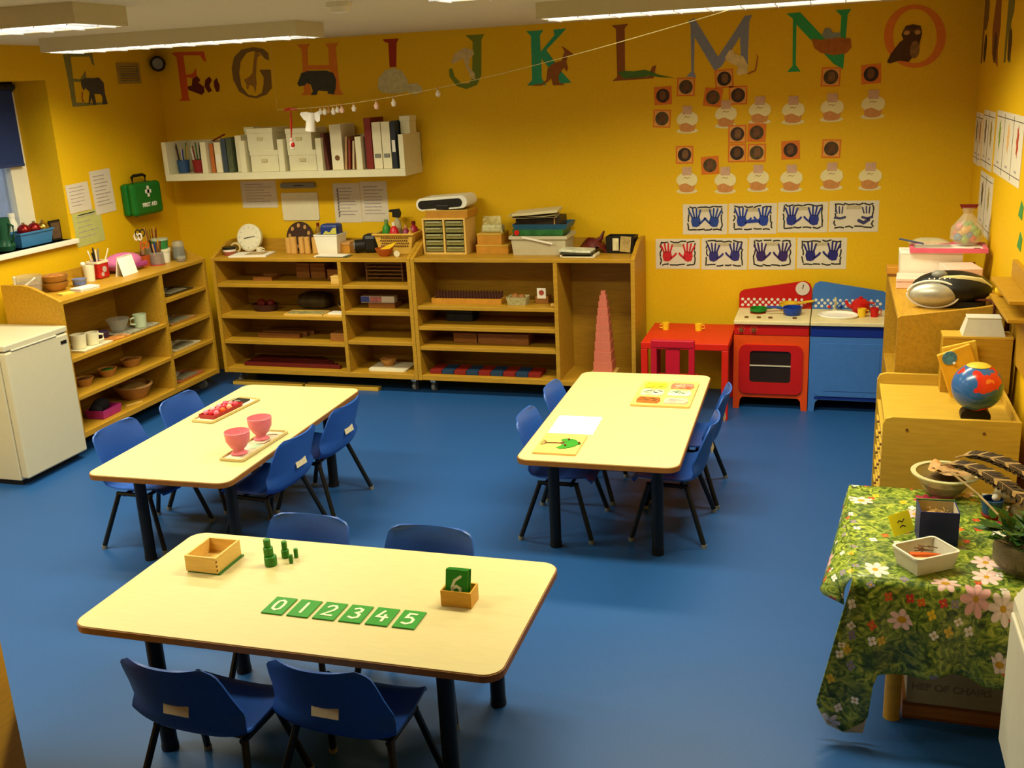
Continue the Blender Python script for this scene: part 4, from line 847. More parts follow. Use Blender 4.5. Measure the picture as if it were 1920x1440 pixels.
link('film', G().grid(lambda u,v: ((-.08+.16*u)*(1-.25*v), (-.03+.05*math.sin(5*u+2*v)*.3+.02*rr.random()), .11*v+.012*math.sin(9*u)*(1-abs(2*v-1))),10,6).sm(), mat('film_pale','#cfc890',.3,.1,20,alpha=.7), pk)
link('contents', G().box(-.07,.075,-.035,.04,0,.05,.012), mat('packet_fill','#b9b58a',.4,.15,30), pk)
ct = thing('storage_tub','clear plastic storage tub on the back shelf unit','tub',(2.928,-.20,ZT))
CT = mat('tub_clear','#d2c8a8',.3,.04,20,alpha=.72)
link('tub', G().tray(-.175,.175,-.10,.11,0,.125,.005,.012), CT, ct); link('rim', G().ring([(-.197,-.122),(.197,-.122),(.197,.132),(-.197,.132)],[(-.184,-.109),(.184,-.109),(.184,.119),(-.184,.119)],.108,.128,'xy'), CT, ct)
link('contents', G().box(-.15,.15,-.08,.09,.006,.035).box(-.13,.15,-.08,.09,.06,.075), mat('tub_paper','#d8c078',.6,.15,20), ct)
link('white_strip', G().box(-.13,.08,-.124,-.12,.092,.104).rot('Y',12), PAPER, ct)
g2 = thing('green_tray','flat green and red lidded tray standing on the clear tub','tray',(2.925,-.19,ZT+.128)); link('tray', G().tray(-.17,.165,-.10,.10,0,.04,.005,.006), mat('tray_green','#2f6a34',.4,.3,18), g2); link('lid', G().box(-.165,.165,-.095,.095,.034,.04), mat('tray_teal','#2a5a4a',.4,.3,14), g2); link('red_dot', G().disc(.018,-.145,.02,-.109,-.104,14,'xz'), RED, g2)
b2 = thing('blue_tray','blue plastic tray stacked between the green tray and the black box','tray',(2.945,-.19,ZT+.168)); link('tray', G().tray(-.18,.17,-.105,.105,0,.035,.005,.012), mat('tray_blue','#28566e',.4,.06,20), b2)
d2 = thing('black_box','black box in the stack on the clear tub','box',(2.92,-.185,ZT+.175)); link('body', G().box(-.15,.15,-.09,.095,0,.07,.003), mat('box_blackish','#2e2418',.5,.2,20), d2); link('band', G().box(.11,.118,-.092,-.09,0,.07), TAN, d2)
pp = thing('paper_stack','loose cream papers on top of the stack of tubs','paper',(2.90,-.19,ZT+.2455),6)
link('lower_sheets', G().grid(lambda u,v:(-.18+.32*u,-.13+.23*v,.012+.006*math.sin(7*u+3*v)),8,5).grid(lambda u,v:(-.16+.30*u,-.13+.23*v,.0+.0005*u),2,2), mat('paper_dull','#b9ab80',.7,.1,12), pp)
link('folder', G().box(-.15,.15,-.12,.11,.02,.036,.003).rot('Y',-4), mat('folder_cream','#cfc49a',.7,.06,12), pp)
mp = thing('magazine_pile','short pile of magazines in front of the red bag','magazine',(3.205,-.34,ZT),-2)
link('rack', G().box(-.11,.12,-.05,.08,0,.006).box(-.11,-.1,-.05,.08,0,.02).box(.11,.12,-.05,.08,0,.02), CREAM, mp)
link('magazine', G().box(-.11,.10,-.055,.08,.02,.032,.002), mat('mag_dark','#3c3a2c',.4,.6,22), mp); link('magazine', G().box(-.12,.09,-.05,.085,.032,.046,.002).rot('Y',2), mat('mag_white','#cfd0b8',.4,.25,18), mp)
rb = thing('red_bag','crumpled dark red bag on the back shelf unit','bag',(3.262,-.16,ZT))
link('bag', G().grid(lambda u,v:(-.10+.2*u+.01*math.sin(8*v),-.06*math.cos(2*PI*0+0)+.12*v,(.075*math.sin(PI*u)**.6*math.sin(PI*min(1,v*.9+.1))+.013+.012*math.sin(11*u+7*v))),14,8).sm(), mat('bag_red','#5a1a10',.4,.25,30), rb)
link('twisted_neck', G().tube([(.02,.02,.06),(.05,.02,.09),(.07,.02,.135)],[.025,.014,.006]), mat('bag_red','#5a1a10'), rb)
bp = thing('black_pouch','black pouch with pale photographs tucked in at the end of the shelf unit','pouch',(3.455,-.17,ZT),-4)
link('pouch', G().tray(-.09,.09,-.05,.06,0,.11,.006,.004), BLACKP, bp); link('photograph', G().box(-.045,-.005,-.062,-.058,.02,.10), mat('photo_pale','#cfc39a',.4,.3,22), bp); link('photograph', G().box(.0,.07,-.063,-.059,.015,.115).rot('Y',5), mat('photo_tan','#a89058',.4,.3,22), bp)

# ------------------------------------------------------------------ contents of the back shelf units
def tray_box(label, x, y, z, w, d, h, m, name='wooden_tray', cat='tray', rz=0, group='wooden boxes in the shelf units', lid=None):
    t = thing(name, label, cat, (x,y,z), rz, group)
    link('tray', G().tray(-w/2,w/2,-d/2,d/2,0,h,.008), m, t)
    if lid: link('contents', G().box(-w/2+.01,w/2-.01,-d/2+.01,d/2-.01,.009,h*.8), lid, t)
    return t
def block_box(label, x, y, z, w, d, h, m, group='wooden boxes in the shelf units', name='wooden_box'):
    t = thing(name, label, 'box', (x,y,z), 0, group)
    link('body', G().box(-w/2,w/2,-d/2,d/2,0,h*.78,.002), m, t); link('lid', G().box(-w/2-.001,w/2+.001,-d/2-.001,d/2+.001,h*.79,h,.002), m, t)
MW_ = mat('midbrown_wood','#8f5a22',.5,.15,8,stretch=WOODSTR)
block_box('left of two brown wooden boxes on the top shelf of the two-bay unit',1.13,-.15,.7665,.105,.12,.11,MW_)
block_box('right of two brown wooden boxes on the top shelf of the two-bay unit',1.25,-.15,.7665,.115,.12,.11,MW_)
block_box('brown wooden box right of the pair on the top shelf of the two-bay unit',1.40,-.20,.7665,.10,.12,.075,MW_)
block_box('small yellow wooden box at the right end of the two-bay unit top shelf',1.487,-.37,.7665,.075,.075,.055,BOXWOOD)
tray_box('low brown tray at the left of the top shelf of the two-bay unit',.86,-.25,.7665,.15,.14,.03,MW_)
rk2 = thing('frame_rack','dark rack of flat frames in the upper right bay of the two-bay unit','rack',(1.80,-.19,.7665))
for i in range(5): link('frame', G().ring([(-.13,-.09),(.13,-.09),(.13,.09),(-.13,.09)],[(-.115,-.075),(.115,-.075),(.115,.075),(-.115,.075)],.018+i*.026,.026+i*.026,'xy'), mat('rack_wood','#7a5228',.5,.1,20), rk2)
for sx in (-1,1):
    for sy in (-1,1): link('post', G().box(*sorted((sx*.13,sx*.14)),*sorted((sy*.08,sy*.09)),0,.145), mat('rack_wood','#7a5228'), rk2)
fb = thing('foil_box','blue and white printed roll box on a wooden box in the two-bay unit','box',(1.745,-.28,.6185),2)
link('carton', G().box(-.125,.125,-.03,.03,0,.045), mat('carton_white','#d8ccba',.5,.05), fb); link('printed_panel', G().box(-.125,-.06,-.0315,-.03,.003,.043), mat('carton_blue','#3a4aa0',.5,.2,30), fb); link('printed_panel', G().box(-.055,.03,-.0315,-.03,.003,.043), mat('carton_pink','#b06a6a',.5,.4,40), fb)
block_box('wooden box under the printed roll box in the two-bay unit',1.78,-.26,.583,.20,.13,.034,MW_)
ba = thing('dark_basket','dark red and black basket on the middle shelf of the two-bay unit','basket',(.83,-.27,.5385)); link('basket', G().lathe([(.07,0),(.09,.05),(.08,.05),(.062,.008),(0,.008)],18,0,0,1.2,.8).sm(), mat('basket_dark','#3a1a14',.6,.3,60), ba); link('contents', G().ball(.035,-.03,0,.05).ball(.03,.04,.01,.05).ball(.02,.0,-.03,.055), REDD, ba)
sc = thing('shade_mass','dark bundle imitating shade at the back of the middle shelf of the two-bay unit','mass',(1.17,-.15,.5385)); link('mass', G().box(-.12,.13,-.08,.08,0,.115,.05), mat('shade_dark','#4a3a1e',.8,.35,14), sc)  # dark rounded block put in where the shelf holds only shade
pzz = thing('picture_tray','flat framed picture tray on the middle shelf of the two-bay unit','tray',(1.215,-.36,.5385)); link('tray', G().tray(-.15,.15,-.065,.065,0,.014,.008), BOXWOOD, pzz); link('picture', G().box(-.14,.14,-.055,.055,.008,.010), mat('pic_mix','#5a6a5a',.5,.5,30,col2='#b9a860'), pzz)
wh = thing('white_tile','small white tile on a board at the right end of the middle shelf','tile',(1.445,-.37,.5385)); link('board', G().box(-.075,.075,-.055,.055,0,.010), BOXWOOD, wh); link('tile', G().box(-.045,.07,-.04,.045,.010,.02,.002), PAPER, wh)
bw = thing('wooden_bowl','pale wooden bowl with dark contents at the right end of the middle shelf','bowl',(1.455,-.22,.5385)); link('bowl', G().lathe([(.035,0),(.06,.045),(.055,.045),(.03,.01),(0,.008)],18).sm(), BOXWOOD, bw); link('contents', G().ball(.05,0,0,.05,14,1,1,.9).sm(), mat('dark_stuff','#23282e',.7,.3,30), bw)
for i,(x,l) in enumerate(((.82,.34),(.84,.36),(.86,.38),(.80,.30))):
    solo('rod', G().box(-l/2,l/2,-.02,.02,0,.035,.002), WOODDK, ('longest dark rod at the front','second dark rod','third dark rod','dark rod at the back')[i]+' on the third shelf of the two-bay unit','rod',(x+.13,-.32+.055*i,.3505),0,'dark rods on the third shelf')
block_box('brown box at the right end of the third shelf of the two-bay unit',1.45,-.33,.3505,.11,.12,.055,MW_)
for i in range(6):
    l = .78-.05*i
    solo('red_rod', G().box(0,l,-.014,.014,0,.025,.002), mat('rod_red','#5e140d',.5,.1,20), ('front','second','third','fourth','fifth','rear')[i]+' red rod on the bottom shelf of the two-bay unit','rod',(.66,-.36+.042*i,.1425),0,'red rods on the bottom shelf')
tb2 = thing('round_tray','pale rounded tray with a basket in the bottom right bay of the two-bay unit','tray',(1.80,-.28,.1425)); link('tray', G().prism(rrect(-.14,.15,-.11,.11,.03,5),0,.012), CREAM, tb2)
bb2 = thing('round_basket','small tan basket on the pale tray in the bottom right bay','basket',(1.77,-.26,.1545)); link('basket', G().lathe([(.04,0),(.062,.05),(.056,.05),(.036,.008),(0,.008)],18).sm(), BASKET, bb2)
# unit B
kt = tray_box('long wooden tray of dark pegs on the upper shelf of the pink tower unit',2.415,-.28,.6295,.50,.13,.035,ORANGEW,lid=mat('peg_dark','#4a2414',.6,.4,40))
pg0 = None
for i in range(22):
    for j in range(3):
        if pg0 is None: pg = pg0 = link('peg', G().cyl(.006,0,.042,8), mat('peg_dark','#4a2414'), kt)
        else: pg = pg0.copy(); C.objects.link(pg); pg.parent = kt
        pg.location = (-.225+i*.0215,-.04+j*.04,.0281)
wbk = thing('wicker_basket','small pale green woven basket on the upper shelf of the pink tower unit','basket',(2.78,-.33,.6295)); link('basket', G().tray(-.06,.06,-.04,.04,0,.055,.005,.01), mat('wicker_green','#a8a070',.7,.3,90), wbk); link('contents', G().ball(.03,-.02,0,.045).ball(.025,.025,.005,.045), MW_, wbk)
bc = thing('card_holder','small wooden holder with a picture card beside the wicker basket','card holder',(2.935,-.26,.6295)); link('block', G().box(-.045,.045,-.04,.04,0,.05,.003), MW_, bc); link('card', G().box(-.03,.03,-.044,-.041,.035,.105), PAPER, bc); link('picture', G().disc(.018,0,.075,-.046,-.044,12,'xz'), mat('card_pic','#a04030',.6,.3,60), bc)
solo('wooden_peg', G().box(-.02,.02,-.01,.01,0,.02,.003), BOXWOOD, 'small wooden block at the right end of the upper shelf of the pink tower unit', 'block', (3.04,-.38,.6295))
bx = thing('blue_box','dark blue object on the second shelf of the pink tower unit','box',(2.33,-.2,.4875)); link('body', G().box(-.10,.10,-.07,.07,0,.06,.01), mat('box_darkblue','#1c2838',.5,.2,20), bx); link('lid', G().box(-.102,.102,-.072,.072,.06,.075,.004), mat('box_darkblue','#1c2838'), bx)
block_box('left of two brown wooden boxes on the third shelf of the pink tower unit',2.38,-.24,.3465,.17,.14,.07,MW_)
block_box('long right-hand brown wooden box on the third shelf of the pink tower unit',2.66,-.26,.3465,.36,.14,.075,MW_)
for i in range(9):
    c = ('red','blue')[i%2]
    solo('number_rod', G().box(0,.085,-.10,.05,0,.03,.002), mat('numrod_'+c,('#7a1a10','#1a3450')[i%2],.5,.1,20), ('first','second','third','fourth','fifth','sixth','seventh','eighth','ninth')[i]+' block from the left, '+c+', on the bottom shelf of the pink tower unit','rod',(2.14+.0885*i,-.30,.1425),0,'red and blue blocks on the bottom shelf')
# pink tower
PKT = mat('pink_tower_paint','#c9705a',.45,.05,40)
z = .1425+.032
ba = thing('wooden_board','pale square base under the pink tower','base',(3.345,-.27,.1425)); link('board', G().box(-.085,.085,-.085,.085,0,.032,.002), BOXWOOD, ba)
sizes = [.126,.116,.106,.097,.088,.079,.069,.058,.046,.030]; hs = [.072,.07,.066,.062,.057,.053,.05,.045,.038,.03]
names = ['lowest and largest','second from the bottom','third from the bottom','fourth from the bottom','fifth from the bottom','sixth from the bottom','fourth from the top','third from the top','second from the top','topmost and smallest']
for s_, h_, nm in zip(sizes, hs, names):
    solo('tower_cube', G().box(-s_/2,s_/2,-s_/2,s_/2,0,h_,.0015), PKT, 'pink cube, '+nm+' of the pink tower', 'cube', (3.345+(.126-s_)*.02,-.27,z), 0, 'cubes of the pink tower'); z += h_

# ------------------------------------------------------------------ things on and in the left shelf unit
bu = thing('bucket','clear plastic bucket with a white handle at the near end of the left shelf unit','bucket',(.19,-1.83,ZT))
link('bucket', G().lathe([(.066,0),(.082,.125),(.078,.125),(.062,.006),(0,.006)],22).sm(), CLEAR, bu); link('contents', G().cyl(.062,.006,.075,18).sm(), mat('beads','#8a5a3a',.6,.5,60,col2='#c09a80'), bu)
link('handle', G().tube([(-.078+.156*k/10,-.06*math.sin(PI*k/10)-.02,.12-.055*math.sin(PI*k/10)) for k in range(11)],.006), PAPER, bu)
for x,y,z,r,lb in ((.22,-1.64,ZT,.078,'lower of two stacked wooden bowls on the left shelf unit'),(.222,-1.645,ZT+.042,.082,'upper of two stacked wooden bowls on the left shelf unit')):
    t = thing('wooden_bowl',lb,'bowl',(x,y,z),0,'stacked wooden bowls'); link('bowl', G().lathe([(r*.55,0),(r*.85,.022),(r,.055),(r*.93,.055),(r*.75,.02),(0,.012)],24).sm(), mat('bowl_wood','#a8742c',.5,.2,14), t)
    if z > ZT: link('contents', G().ball(.06,0,0,.045,14,1,1,.25).sm(), mat('bowl_fill','#8a3020',.6,.5,50,col2='#c08a30'), t)
gb = thing('glass_bowl','small glass bowl of blue beads beside the wooden bowls','bowl',(.27,-1.49,ZT)); link('bowl', G().lathe([(.03,0),(.048,.045),(.044,.045),(.028,.005),(0,.005)],18).sm(), CLEAR, gb); link('beads', G().cyl(.04,.01,.045,16).sm(), mat('beads_blue','#5f6ca0',.6,.2,80), gb)
yp = thing('yellow_pad','yellow note pad lying in front of the wooden bowls','note pad',(.38,-1.75,ZT),70); link('pages', G().box(-.04,.04,-.03,.03,0,.01), mat('pad_yellow','#dcc050',.6), yp)
pe = thing('paper_pile','small pile of white papers near the end of the left shelf unit','paper',(.40,-1.60,ZT),80); link('sheets', G().box(-.075,.07,-.045,.045,0,.018), PAPER, pe); link('dark_edge', G().box(-.076,.071,-.046,.046,.006,.009), INK, pe)
wc = thing('white_jug','narrow white cup with spoons on the left shelf unit','cup',(.225,-1.335,ZT)); link('cup', G().lathe([(.03,0),(.036,.10),(.032,.10),(.026,.006),(0,.006)],18).sm(), CREAM, wc)
link('spoon', G().tube([(0,0,.01),(-.015,-.02,.10)],.004).ball(.016,-.018,-.025,.112), PAPER, wc)
rcn = thing('red_tin','red patterned tin full of pens and brushes on the left shelf unit','tin',(.215,-1.235,ZT)); link('tin', G().box(-.05,.05,-.05,.05,0,.11,.012), mat('tin_red','#a81812',.4,.35,26,col2='#c0281c'), rcn); link('white_pattern', G().disc(.02,.0,.06,.05,.0515,14,'yz').disc(.014,-.022,.03,.05,.0515,12,'yz'), mat('tin_grey','#b8a8a0',.5), rcn)
link('rim', G().ring(rrect(-.052,.052,-.052,.052,.012),rrect(-.042,.042,-.042,.042,.01),.10,.114,'xy'), CREAM, rcn)
rr = random.Random(2)
for i in range(10):
    a, b = rr.uniform(-.035,.035), rr.uniform(-.035,.035); link('pen', G().tube([(a,b,.10),(a*1.7,b*1.7,.17+rr.uniform(0,.03))],.0045,6), [CREAM,INKD,PAPER,GREYM,BLACKP][i%5], rcn)
pst = thing('folded_card','white folded card standing in front of the pink bag','card',(.355,-1.10,ZT),95); link('card', G().box(-.085,.085,-.002,.002,0,.125).rot('X',-14), PAPERB, pst); link('back_leaf', G().box(-.085,.07,-.002,.002,0,.13).rot('X',12).mv(0,.055,0), PAPER, pst)
pk_ = thing('pink_bag','pink cloth bag lying on the left shelf unit behind the folded card','bag',(.215,-.985,ZT),80)
link('bag', G().ball(1,0,0,0,18).xf(Matrix.Diagonal((.15,.09,.062,1))).mv(0,0,.062).sm(), mat('cloth_pink','#c86a9c',.8,.08,30), pk_); link('zip_pocket', G().box(.02,.14,-.085,-.06,.02,.055,.01), mat('cloth_magenta','#9a3a78',.7), pk_)
sbx = thing('small_carton','small cream carton beside the folded card on the left shelf unit','carton',(.235,-.905,ZT)); link('carton', G().box(-.03,.03,-.035,.035,0,.06,.003), CREAM, sbx); link('flap', G().box(-.03,.03,-.035,.035,.06,.063), PAPER, sbx)
obx = thing('orange_pot','square orange pot holding scissors on the left shelf unit','pot',(.235,-.80,ZT)); link('pot', G().tray(-.035,.035,-.035,.035,0,.075,.004), mat('pot_orange','#b8501c',.5), obx)
for i in range(3): 
    s_ = thing('scissors',('white handled','dark handled','orange handled')[i]+' scissors standing in the pots on the left shelf unit','scissors',(.235+.012*i,-.80+.012*(i-1),ZT+.055),30*i,'scissors in the pots'); m_ = [PAPER,BLACKP,mat('scissor_orange','#c0581a',.5)][i]
    h_ = [.15,.175,.09][i]
    for sx in (-1,1): link('handle', G().ring([(sx*.015+.018*math.cos(a*PI/8),h_+.026*math.sin(a*PI/8)) for a in range(16)],[(sx*.015+.011*math.cos(a*PI/8),h_+.018*math.sin(a*PI/8)) for a in range(16)],-.004,.004,'xz'), m_, s_)
    link('blade', G().box(-.006,.006,-.002,.002,0,h_-.02), CHROME, s_)
gj = thing('glass_jar','clear jar of brown and red objects beside the scissors pot','jar',(.31,-.74,ZT)); link('jar', G().lathe([(.045,0),(.05,.01),(.045,.085),(.04,.09),(.036,.09),(.042,.01),(0,.006)],20).sm(), CLEAR, gj); link('contents', G().cyl(.038,.008,.07,16).sm(), mat('jar_mix','#6a3a24',.6,.5,50,col2='#a0302a'), gj); link('base', G().cyl(.05,0,.006,20), mat('jar_base','#b04040',.4), gj)
for i in range(8):
    a = i*.8; link('crayon', G().tube([(.02*math.cos(a),.02*math.sin(a),.06),(.035*math.cos(a),.035*math.sin(a),.15+.012*(i%3))],.006,6), [BROWN,REDD,ORANGEW,BLUED,GREEND,BLACKP,TAN,BROWN][i], gj)
wtb = thing('white_tub','white round tub near the far end of the left shelf unit','tub',(.275,-.635,ZT)); link('tub', G().lathe([(.052,0),(.06,.075),(.063,.076),(.063,.092),(.0,.092)],22).sm(), WHITE, wtb); link('lid', G().cyl(.064,.080,.096,22).sm(), CREAM, wtb)
gtb = thing('green_tub','green tub with a clear lid standing on the white round tub','tub',(.272,-.635,ZT+.097)); link('tub', G().lathe([(.05,0),(.056,.06)],20).sm(), mat('tub_green','#2f7a3c',.4,.15,20), gtb); link('lid', G().lathe([(.058,.058),(.058,.07),(0,.072)],20).sm(), mat('lid_pale','#a8b49a',.3), gtb)
sj = thing('straw_jar','jar of thin sticks behind the green tub','jar',(.165,-.575,ZT)); link('jar', G().lathe([(.045,0),(.05,.11),(.046,.11),(.04,.006),(0,.006)],18).sm(), CLEAR, sj)
for i in range(8): a = i*.8; link('stick', G().tube([(.02*math.cos(a),.02*math.sin(a),.01),(.04*math.cos(a),.04*math.sin(a),.22+.01*(i%3))],.0035,6), [BROWN,REDD,TAN][i%3], sj)
dj = thing('dark_jar','clear jar with dark contents at the far end of the left shelf unit','jar',(.345,-.535,ZT)); link('jar', G().lathe([(.04,0),(.046,.02),(.04,.12),(.03,.135),(.026,.135),(.036,.12),(.04,.02),(0,.006)],20).sm(), CLEAR, dj); link('contents', G().cyl(.035,.008,.09,16).sm(), mat('jar_dark','#33261a',.5,.3,40), dj)
sg = thing('small_glass','short glass dish of coloured bits beside the dark jar','dish',(.405,-.60,ZT)); link('dish', G().lathe([(.028,0),(.034,.035),(.03,.035),(.025,.005),(0,.005)],16).sm(), CLEAR, sg); link('contents', G().cyl(.024,.006,.02,14), mat('bits','#5a6a5a',.6,.5,70,col2='#b06050'), sg)
# shelves of the left unit
def lthing(*a): return thing(*a)
SH = [.6005,.3665,.1425]
wj = mug('jug','white jug on a tray at the near end of the left unit','jug',CREAM,(.37,-1.70,.609),.048,.085,200)
mug('cup','white cup beside the jug on the upper shelf of the left unit','cup',CREAM,(.39,-1.60,.609),.042,.075,30)
wtr = thing('white_tray','white tray under the jug and cup on the left unit','tray',(.38,-1.65,.6005)); link('tray', G().tray(-.09,.09,-.13,.13,0,.012,.006,.004), CREAM, wtr)
pl_ = thing('purple_cup','dark purple pot on the upper shelf of the left unit','pot',(.35,-1.45,.6005)); link('pot', G().lathe([(.03,0),(.042,.05),(.036,.055),(.0,.03)],16).sm(), mat('pot_purple','#3a2440',.5), pl_)
oc = thing('orange_cloth','orange and white cloth on the upper shelf of the left unit','cloth',(.42,-1.41,.6005),85); link('cloth', G().box(-.08,.08,-.04,.05,0,.01,.004), mat('cloth_orange','#c9813a',.8,.3,12), oc)
jt = thing('jug_tray','dark patterned tray under the pale green jug','tray',(.375,-1.19,.6005)); link('tray', G().tray(-.085,.085,-.19,.17,0,.012,.006,.004), mat('tray_pattern','#6a6a5c',.5,.5,40,col2='#b8b29a'), jt)
gbw = thing('glass_bowl','clear glass bowl on the patterned tray of the left unit','bowl',(.33,-1.27,.609)); link('bowl', G().lathe([(.04,0),(.075,.085),(.07,.085),(.036,.008),(0,.008)],20).sm(), CLEAR, gbw); link('foot', G().cyl(.042,0,.006,18), CLEAR, gbw)
mug('jug','pale green jug on the patterned tray of the left unit','jug',mat('jug_pale_green','#b8c4a4',.35),(.395,-1.13,.609),.045,.085,250)
for i,(y,zz,r,lb) in enumerate(((-1.70,.3665,.06,'basket at the near end of the middle shelf of the left unit'),(-1.48,.3665,.062,'second basket on the middle shelf of the left unit'),(-1.24,.3665,.072,'third basket, with a broad rim, on the middle shelf of the left unit'))):
    t = thing('round_basket',lb,'basket',(.36,y,zz),0,'baskets on the left unit'); link('basket', G().lathe([(r*.6,0),(r,.05),(r*.92,.05),(r*.52,.008),(0,.008)],20).sm(), BASKET, t); link('contents', G().ball(r*.7,0,0,.035,14,1,1,.35).sm(), [BROWN,GREEND,MW_][i], t)
bkt = thing('round_basket','large wicker basket on the bottom shelf of the left unit','basket',(.33,-1.22,.1425),0,'baskets on the left unit'); link('basket', G().lathe([(.075,0),(.125,.085),(.115,.085),(.07,.01),(0,.01)],24).sm(), BASKET, bkt); link('rim', G().lathe([(.115,.083),(.128,.083),(.128,.094),(.115,.094)],24,ring=True), TAN, bkt); link('contents', G().ball(.09,0,0,.07,14,1,1,.3).sm(), STRAW, bkt)
pkb = thing('pink_tray','bright pink tray with dark things on the bottom shelf of the left unit','tray',(.385,-1.60,.1425),92); link('tray', G().tray(-.085,.085,-.06,.06,0,.055,.005,.008), mat('tray_magenta','#b02a78',.4), pkb); link('contents', G().ball(.05,.02,.03,.06,14,1.4,.9,.9).ball(.04,-.04,.02,.05).sm(), mat('dark_cloth','#26242c',.8,.3,30), pkb)
solo('wooden_stick', G().box(-.06,.06,-.008,.008,0,.006), BOXWOOD, 'thin wooden stick near the front of the bottom shelf of the left unit', 'stick', (.43,-1.36,.1425), 70)
for z_, m_, lb in ((.7565,mat('tray_dark','#4a3a22',.5),'tray with small tools on the top small shelf of the left unit'),(.5535,TAN,'tan tray on the second small shelf of the left unit'),(.3665,CREAM,'white tray with a cloth on the third small shelf of the left unit'),(.1425,mat('tray_coral','#b86a44',.5),'coral tray with a dish on the bottom small shelf of the left unit')):
    t = thing('activity_tray',lb,'tray',(.36,-.72,z_),90,'trays on the small shelves'); link('tray', G().tray(-.16,.14,-.09,.09,0,.012,.006,.005), m_, t)
    link('cloth', G().box(-.10,.10,-.07,.03,.0065,.014,.003), mat('cloth_grey','#8a8468',.8,.2,30), t)
    link('dish', G().lathe([(.025,.012),(.045,.04),(.04,.04),(.02,.016),(0,.016)],16,-.05,.03).sm(), GREYM if z_ > .5 else FROST, t)
# window sill
bs = thing('blue_basket','blue plastic basket of ornaments on the window sill','basket',(-.12,-1.42,1.2)); link('basket', G().tray(-.056,.056,-.13,.13,0,.085,.004,.014), mat('basket_blue','#3a78b0',.45,.06,20), bs); link('rim', G().ring([(-.076,-.15),(.076,-.15),(.076,.15),(-.076,.15)],[(-.064,-.138),(.064,-.138),(.064,.138),(-.064,.138)],.08,.09,'xy'), mat('basket_blue','#3a78b0'), bs)
for i,(y,x,m_,lb) in enumerate(((-1.36,-.12,mat('bauble_red','#8a1c1c',.25,metal=.6),'red bauble in the blue basket'),(-1.31,-.10,mat('bauble_gold','#c0a040',.2,metal=.9),'gold bauble in the blue basket'),(-1.44,-.13,mat('bauble_red','#8a1c1c'),'second red bauble in the blue basket'))):
    t = thing('bauble',lb,'bauble',(x,y,1.25),0,'baubles in the basket'); link('ball', G().ball(.042,0,0,.042).sm(), m_, t); link('cap', G().cyl(.01,.082,.094,10), CHROME, t)
vs = thing('green_vase','green glass jug on the window sill at the left edge','vase',(-.10,-1.645,1.2)); link('body', G().lathe([(.05,0),(.06,.03),(.035,.09),(.05,.15),(.045,.20),(.04,.20),(.03,.09),(0,.01)],20).sm(), mat('glass_green','#2a5a44',.2,.2,20,trans=.3), vs); link('handle', G().tube([(.045,0,.17),(.08,0,.15),(.075,0,.08),(.05,0,.05)],.007), mat('glass_green','#2a5a44'), vs)
pf = thing('framed_picture','small dark framed picture standing at the right end of the window sill','frame',(-.08,-1.22,1.2),85); link('frame', G().ring([(-.05,0),(.05,0),(.05,.13),(-.05,.13)],[(-.038,.012),(.038,.012),(.038,.118),(-.038,.118)],-.006,.006,'xz'), BLACKP, pf); link('picture', G().box(-.038,.038,-.002,.002,.012,.118), mat('pic_dim','#5a4430',.6,.3,30), pf)
wbt = thing('white_bottle','white plastic bottle behind the blue basket on the window sill','bottle',(-.229,-1.42,1.2)); link('bottle', G().lathe([(.029,0),(.029,.13),(.02,.16),(.02,.18),(0,.18)],16).sm(), WHITE, wbt); link('cap', G().cyl(.022,.175,.2,14), WHITE, wbt)

# ------------------------------------------------------------------ front table
TT = TH + .0006
DIG = {'0':[(0,.03),(.012,.022),(.0145,0),(.012,-.022),(0,-.03),(-.012,-.022),(-.0145,0),(-.012,.022),(0,.03)],
 '1':[(0,.03),(0,-.03)], '2':[(-.014,.018),(-.006,.029),(.008,.029),(.015,.018),(.010,.002),(-.015,-.028),(.017,-.028)],
 '3':[(-.013,.024),(0,.03),(.012,.024),(.012,.01),(-.001,.003),(.014,-.005),(.014,-.022),(0,-.03),(-.015,-.024)],
 '4':[(-.003,.03),(-.016,-.006),(.018,-.006)], '5':[(.014,.029),(-.009,.029),(-.012,.006),(.004,.008),(.015,-.004),(.013,-.021),(0,-.03),(-.015,-.025)],
 '6':[(.013,.032),(-.006,.018),(-.0145,-.004),(-.012,-.022),(0,-.03),(.013,-.022),(.013,-.006),(0,.001),(-.012,-.008)]}
def number_card(parent, n, M=None):
    c = G().box(-.0365,.0365,-.052,.052,0,.004,.001); e = G().stroke(DIG[n],.0088,.004,.0052)
    if n == '4': e.stroke([(.008,.008),(.008,-.030)],.0088,.004,.0055)
    if M: c.xf(M); e.xf(M)
    link('board', c, mat('card_green','#2a8a1e',.5,.06,60), parent); link('digit', e, mat('digit_cream','#e4e6c0',.8,.05,60), parent)
words = ['zero','one','two','three','four','five']
for i in range(6):
    t = thing('number_card','green card with the cream number '+str(i)+' lying on the front table','number card',(3.141+.0880*i,-4.205+.0012*i,TT),0,'green number cards in a row')
    number_card(t, str(i))
cbx = thing('card_box','small wooden box of green number cards at the right of the front table','box',(3.694,-4.058,TT),0)
link('tray', G().tray(-.05,.05,-.035,.035,0,.052,.005), mat('box_honey','#d39a2c',.45,.08,12,stretch=WOODSTR), cbx)
c6 = thing('number_card','green card with the number 6 standing in the small wooden box','number card',(3.692,-4.060,TT+.0055),0)
number_card(c6,'6', Matrix.Translation((0,-.012,.056)) @ Matrix.Rotation(math.radians(76),4,'X'))
